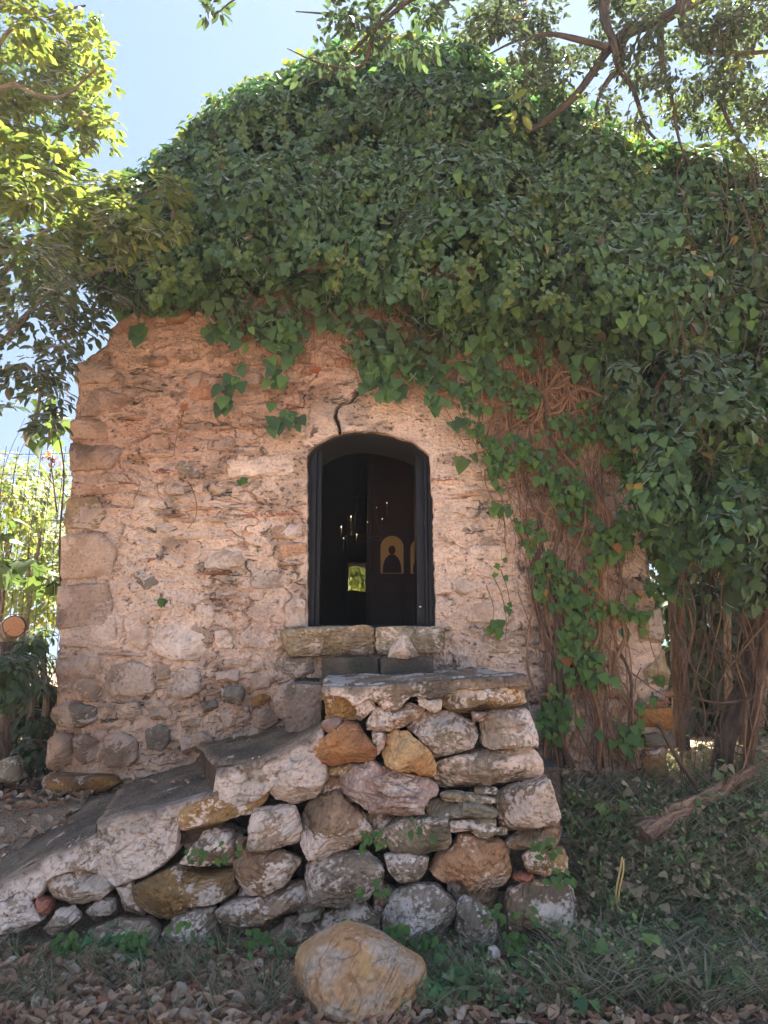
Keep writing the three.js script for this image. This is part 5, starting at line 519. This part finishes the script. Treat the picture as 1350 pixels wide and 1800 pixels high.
{ // broad leaved vine on the fence and a red-flowered sprig
  const t = thing('fence_creeper', 'broad-leaved creeper hanging on the fence beside the chapel corner', 'creeper', at(90, 740, 6.1)), R = rng(78), L = []; crownAt(L, [95, 735, 26, 70, 760, 22, 115, 760, 20, 20, 930, 22, 40, 1000, 30, 70, 1020, 24, 60, 700, 24], 6.1, 60, { size: 0.15, colors: [[0.08, 0.14, 0.03], [0.14, 0.2, 0.04]], seed: 2500, gap: -0.6, spread: 0.1, up: 0.2, hang: 1 }); leaves(t, L, LEAF.lobed, LM.thin, 120); part('stem', tube([at(110, 1130, 6.2), at(105, 950, 6.15), at(112, 820, 6.15), at(95, 730, 6.1)], 0.012, 0.006, 6, 0, 0.2, 3), M.vineDark, t);
  const r = thing('flowering_shrub', 'sprig of dark red leaves above the sunlit bush', 'shrub', at(90, 800, 7)), Q = []; crownAt(Q, [90, 806, 9, 100, 812, 6, 80, 800, 6], 7, 380, { size: 0.06, colors: [[0.16, 0.03, 0.03], [0.22, 0.05, 0.05]], seed: 2530, gap: -0.8, spread: 0.1 }); leaves(r, Q, LEAF.small, LM.thin, 40); part('stem', tube([at(100, 900, 7), at(94, 850, 7), at(88, 800, 7)], 0.01, 0.004, 5, 0, 0.2, 3), M.vineDark, r);
}
{ // dry stalk
  const t = thing('dry_stalk', 'single straw-yellow dry stalk standing in the weeds right of the base', 'stalk', at(1086, 1615, 4.4)), y = new THREE.MeshStandardMaterial({ color: rgb(0.62, 0.42, 0.16), roughness: 0.7 }); const d = 4.35;
  part('stalk', tube([at(1092, 1640, d), at(1086, 1600, d), at(1083, 1570, d), at(1090, 1530, d), at(1094, 1506, d)], 0.007, 0.005, 6, 0, 0.1, 1), y, t); part('sheath', tube([at(1086, 1605, d - 0.01), at(1089, 1565, d - 0.01), at(1096, 1530, d - 0.01), at(1096, 1510, d)], 0.006, 0.004, 6, 0, 0.1, 2), y, t);
}
// ---------- inside the chapel ----------
{
  const wood = mat(null, 0, { color: rgb(0.035, 0.01, 0.009), roughness: 0.6 }), dk = mat(null, 0, { color: rgb(0.03, 0.014, 0.011), roughness: 0.6 }), gold = new THREE.MeshStandardMaterial({ color: rgb(0.62, 0.36, 0.09), roughness: 0.5 }), d = 8.0;
  const s = thing('icon_screen', 'dark red wooden icon screen inside the doorway', 'screen', at(700, 1050, d)), a = at(654, 1170, d), b = at(810, 800, d), bx = (x0, x1, y0, y1, z0, z1) => block(V((x0 + x1) / 2, (y0 + y1) / 2, (z0 + z1) / 2), V(x1 - x0, y1 - y0, z1 - z0), { rough: 0, round: 0.006, seg: 2 });
  part('panel', bx(a.x, b.x, 1.74, b.y, -d - 0.06, -d), wood, s); const ry = at(690, 1012, d).y; part('rail', bx(a.x, b.x, ry - 0.04, ry, -d, -d + 0.03), wood, s); part('post', bx(a.x - 0.06, a.x, 1.74, b.y + 0.1, -d - 0.05, -d + 0.02), dk, s);
  for (let i = 0; i < 3; i++) { const x = a.x + 0.06 + i * 0.3; part('lower_panel', bx(x, x + 0.24, 1.82, ry - 0.1, -d, -d + 0.018), dk, s); }
  // arched painted panels: gold ground, a plain dark half-length figure
  const icon = (label, cx, w, y0, y1) => { const t = thing('icon', label, 'icon', at(cx, (y0 + y1) / 2, d)), p0 = at(cx - w / 2, y1, d - 0.03), p1 = at(cx + w / 2, y0, d - 0.03), W = p1.x - p0.x, H = p1.y - p0.y, mx = (p0.x + p1.x) / 2; const arch = (k, dz, th, m, nm) => { const sh = new THREE.Shape(), r = W / 2 * k; sh.moveTo(-r, 0); sh.lineTo(r, 0); sh.lineTo(r, H - W / 2); sh.absarc(0, H - W / 2, r, 0, Math.PI); sh.lineTo(-r, 0); const g = new THREE.ExtrudeGeometry(sh, { depth: th, bevelEnabled: false, curveSegments: 20 }); g.translate(mx, p0.y + (1 - k) * 0.05, -d + dz); part(nm, g, m, t); }; arch(1.12, 0.0, 0.02, dk, 'frame'); arch(1, 0.022, 0.008, gold, 'gold_ground');
    const robe = new THREE.Shape(); robe.moveTo(-W * 0.4, 0.006); robe.lineTo(W * 0.4, 0.006); robe.bezierCurveTo(W * 0.42, H * 0.3, W * 0.3, H * 0.42, W * 0.1, H * 0.5); robe.lineTo(-W * 0.1, H * 0.5); robe.bezierCurveTo(-W * 0.3, H * 0.42, -W * 0.42, H * 0.3, -W * 0.4, 0.006); const rg = new THREE.ExtrudeGeometry(robe, { depth: 0.006, bevelEnabled: false }); rg.translate(mx, p0.y, -d + 0.031); part('robe', rg, mat(null, 0, { color: rgb(0.05, 0.035, 0.04) }), t);
    const hd = new THREE.CylinderGeometry(W * 0.155, W * 0.155, 0.007, 24); hd.rotateX(Math.PI / 2); hd.scale(1, 1.25, 1); hd.translate(mx, p0.y + H * 0.62, -d + 0.036); part('head', hd, mat(null, 0, { color: rgb(0.09, 0.045, 0.025) }), t); };
  icon('arched gold icon of a dark robed figure, whole and facing the doorway', 689, 40, 942, 1008); icon('arched gold icon half hidden by the right door jamb', 742, 40, 945, 1008);
  // hanging ring of candles
  const h = thing('candle_ring', 'hanging metal ring of thin lit candles glinting in the dark doorway', 'chandelier', at(640, 950, 7.2)), br = mat(null, 0, { color: rgb(0.06, 0.05, 0.04), roughness: 0.4, metalness: 1 }), wax = mat(null, 0, { color: rgb(0.04, 0.03, 0.02) }), fl = new THREE.MeshStandardMaterial({ color: 0x000000, emissive: rgb(1, 0.85, 0.6), emissiveIntensity: 0.35 }), c = at(636, 946, 7.2); const rg = new THREE.TorusGeometry(0.2, 0.004, 8, 40); rg.rotateX(Math.PI / 2); rg.translate(c.x, c.y, c.z); part('ring', rg, br, h); for (let i = 0; i < 3; i++) { const q = i * 2.1; part('chain', tube([V(c.x + Math.cos(q) * 0.2, c.y, c.z + Math.sin(q) * 0.2), V(c.x, c.y + 0.7, c.z)], 0.003, 0.003, 4, 2, 0, 1), br, h); }
  [[617, 908], [600, 926], [627, 940], [604, 946], [662, 892], [680, 884], [646, 918], [672, 912]].forEach(([x, y], i) => { const p = at(x, y, 7.2 + 0.15 * Math.sin(i * 2)); const g = new THREE.CylinderGeometry(0.005, 0.005, 0.11, 8); g.translate(p.x, p.y - 0.065, p.z); const cd = part('candle', g, wax, h); const s2 = i < 3 ? 0.006 : 0.0035, k = new THREE.SphereGeometry(s2, 10, 8); k.scale(0.8, 1.6, 0.8); k.translate(p.x, p.y, p.z); part('flame', k, fl, cd); if (i < 3) { const l = new THREE.PointLight(rgb(1, 0.7, 0.4), 0.004); l.position.copy(p).add(V(0, 0, 0.02)); l.castShadow = true; scene.add(l); } });
}

// ---------- ground cover ----------
{
  const R = rng(91), dryL = [], gc = [], gs = [], tw = []; const nearStone = (x, z) => z < -4.22 && x > -2.6 && x < 1.16 && z > -5.5;
  const put = (list, px, py, fn) => { const p = at0(px, py); if (p.z < -7.5 || p.z > -2.8 || nearStone(p.x, p.z) || !isFinite(p.x)) return; p.y = groundY(p.x, p.z); fn(p, list); };
  const dryLeaf = (p, size) => dryL.push([place(p.clone().add(V(0, 0.006 + R() * 0.02, 0)), V((R() - 0.5) * 1.3, 1, (R() - 0.5) * 1.3), V(R() - 0.5, 0, R() - 0.5), size * (0.6 + R() * 0.6), 0.8 + R() * 0.3), pal(GREEN.dry, R).multiplyScalar(0.9 + R() * 0.95)]);
  for (let i = 0; i < 5200; i++) { const x = -60 + R() * 780, y = 1640 + Math.pow(R(), 0.8) * 180; put(dryL, x, y, (p) => dryLeaf(p, x < 560 ? 0.07 : 0.05)); } for (let i = 0; i < 4200; i++) { const x = 700 + R() * 680, y = 1440 + R() * 370; put(dryL, x, y, (p) => dryLeaf(p, 0.06)); }
  for (let i = 0; i < 900; i++) { const p = V(-3.9 + R() * 1.9, 0, -4.7 - R() * 1.3); p.y = groundY(p.x, p.z); dryLeaf(p, 0.07); }
  for (let i = 0; i < 34; i++) { const [x, y, d, w] = [[330, 1345, 5.0, 60], [450, 1312, 4.95, 60], [280, 1385, 4.7, 50], [100, 1462, 4.8, 60]][i % 4], p = at(x + (R() - 0.5) * 2 * w, y - (R() - 0.5) * 0 , d); p.y += 0.02; dryLeaf(p, 0.04); }
  const gb = []; const weed = (p, n, s, cols) => { const tall = 0.5 + 1.3 * R() * R(), big = R() < 0.1; for (let k = 0; k < n; k++) { const q = p.clone().add(V((R() - 0.5) * 0.16, 0.015 + R() * s * tall, (R() - 0.5) * 0.16)), col = pal(cols, R).multiplyScalar(1.0 + R() * 0.95); (big ? gb : gc).push([place(q, V((R() - 0.5) * 1.8, 0.9, 0.5 + (R() - 0.5) * 1.2), V(R() - 0.5, R() - 0.6, R() - 0.2), (big ? 0.045 : 0.016) + R() * R() * 0.04, 0.7 + R() * 0.5), col]); } };
  for (let i = 0; i < 3400; i++) { const x = 960 + R() * 430, y = 1330 + R() * 440, dens = n3(x * 0.012, y * 0.016, 6); if (dens < -0.12) continue; put(gc, x, y, (p) => weed(p, 6, 0.15 + 0.1 * Math.max(0, dens), R() < 0.45 ? [[0.26, 0.19, 0.1], [0.34, 0.25, 0.15], [0.2, 0.16, 0.075]] : R() < 0.35 ? [[0.15, 0.23, 0.05], [0.22, 0.3, 0.075]] : [[0.09, 0.14, 0.04], [0.13, 0.195, 0.05]])); }
  for (let i = 0; i < 520; i++) { const x = 640 + R() * 420, y = 1640 + R() * 150; if (n3(x * 0.016, y * 0.02, 3) < -0.05) continue; put(gc, x, y, (p) => weed(p, 5, 0.09, R() < 0.5 ? GREEN.ivy : [[0.08, 0.11, 0.03], [0.13, 0.15, 0.05]])); }
  for (let i = 0; i < 300; i++) { const x = -20 + R() * 640, y = 1640 + R() * 60; if (n3(x * 0.02, y * 0.02, 9) < 0.05) continue; put(gc, x, y, (p) => weed(p, 5, 0.1, GREEN.ivy)); }
  const blade = (p, cols, s) => { const a = R() * 6.28; gs.push([place(p, V(Math.cos(a), 0.5, Math.sin(a)), V(Math.cos(a) * 0.5, 1.1, Math.sin(a) * 0.5), s * (0.6 + R() * 0.8), 0.8), pal(cols, R)]); };
  for (let i = 0; i < 2600; i++) { const x = -40 + R() * 1420, y = 1630 + Math.pow(R(), 1.6) * 170; if (n3(x * 0.02, y * 0.02, 21) < 0.0) continue; put(gs, x, y, (p) => { for (let k = 0; k < 4; k++) blade(p.clone().add(V((R() - 0.5) * 0.06, 0, (R() - 0.5) * 0.06)), R() < 0.45 ? [[0.3, 0.23, 0.12], [0.36, 0.3, 0.17]] : [[0.08, 0.12, 0.03], [0.14, 0.17, 0.05]], 0.14); }); }
  for (let i = 0; i < 5200; i++) { const x = 980 + R() * 400, y = 1340 + R() * 450; put(gs, x, y, (p) => blade(p, R() < 0.6 ? [[0.36, 0.28, 0.16], [0.46, 0.38, 0.25]] : [[0.1, 0.16, 0.04], [0.17, 0.22, 0.07]], 0.22)); }
  // sprigs growing out of the joints of the base
  for (const [x, y, n] of [[655, 1475, 14], [865, 1600, 10], [690, 1640, 26], [760, 1660, 30], [905, 1650, 16], [610, 1630, 22], [120, 1655, 30], [230, 1650, 26], [345, 1500, 8], [400, 1495, 8], [960, 1490, 16], [985, 1540, 14], [320, 1625, 6], [450, 1650, 14], [740, 1450, 5], [930, 1610, 8], [655, 1560, 10]]) for (let k = 0; k < n; k++) { const d = dWall(y) - 0.16, q = at(x + (R() - 0.5) * 44, y + (R() - 0.5) * 34, d - R() * 0.08); gc.push([place(q, V((R() - 0.5), 0.7, 1), V(R() - 0.5, -0.4 + R() * 0.6, 0.4), 0.03 + R() * 0.03, 1), pal(GREEN.wall, R)]); }
  const T = (name, label, cat) => { const g = thing(name, label, cat, V(0, 0, 0)); g.userData.kind = 'stuff'; return g; };
  leaves(T('fallen_leaves', 'tan and rust dry leaves strewn over the ground before the base', 'leaf litter'), dryL, LEAF.dry, LM.dry, 300);
  leaves(T('undergrowth', 'low dark green weeds and ivy covering the bank right of the base', 'undergrowth'), gc, LEAF.small, LM.ivy, 0, 'leaf', 'weeds'); leaves(T('ground_ivy', 'scattered larger ivy leaves creeping over the bank right of the base', 'ground ivy'), gb, LEAF.ivy, LM.ivy, 300, 'leaf', 'creepers'); leaves(T('grass', 'thin green and straw-coloured grass along the foot of the base', 'grass'), gs, LEAF.blade, LM.thin, 0, 'blade', 'blades');
  for (let i = 0; i < 800; i++) { const bank = i % 3, x = bank ? 980 + R() * 400 : R() * 1350, y = bank ? 1340 + R() * 450 : 1660 + R() * 130, p = at0(x, y); if (nearStone(p.x, p.z) || p.z < -7) continue; p.y = groundY(p.x, p.z) + 0.01; const a = R() * 6.28, l = 0.06 + R() * 0.28, up = bank ? R() * 0.16 : 0.01; tw.push(tube([p, p.clone().add(V(Math.cos(a) * l * 0.5, up, Math.sin(a) * l * 0.5)), p.clone().add(V(Math.cos(a) * l, up * 0.6, Math.sin(a) * l))], 0.003, 0.0012, 4, 4, 0.2, i)); }
  const g = thing('twigs', 'thin dead twigs scattered over bank and ground', 'twigs', V(0, 0, 0)); g.userData.kind = 'stuff'; part('twigs', mergeGeometries(tw), M.vine, g).userData.kind = 'stuff';
}
renderer.render(scene, camera);
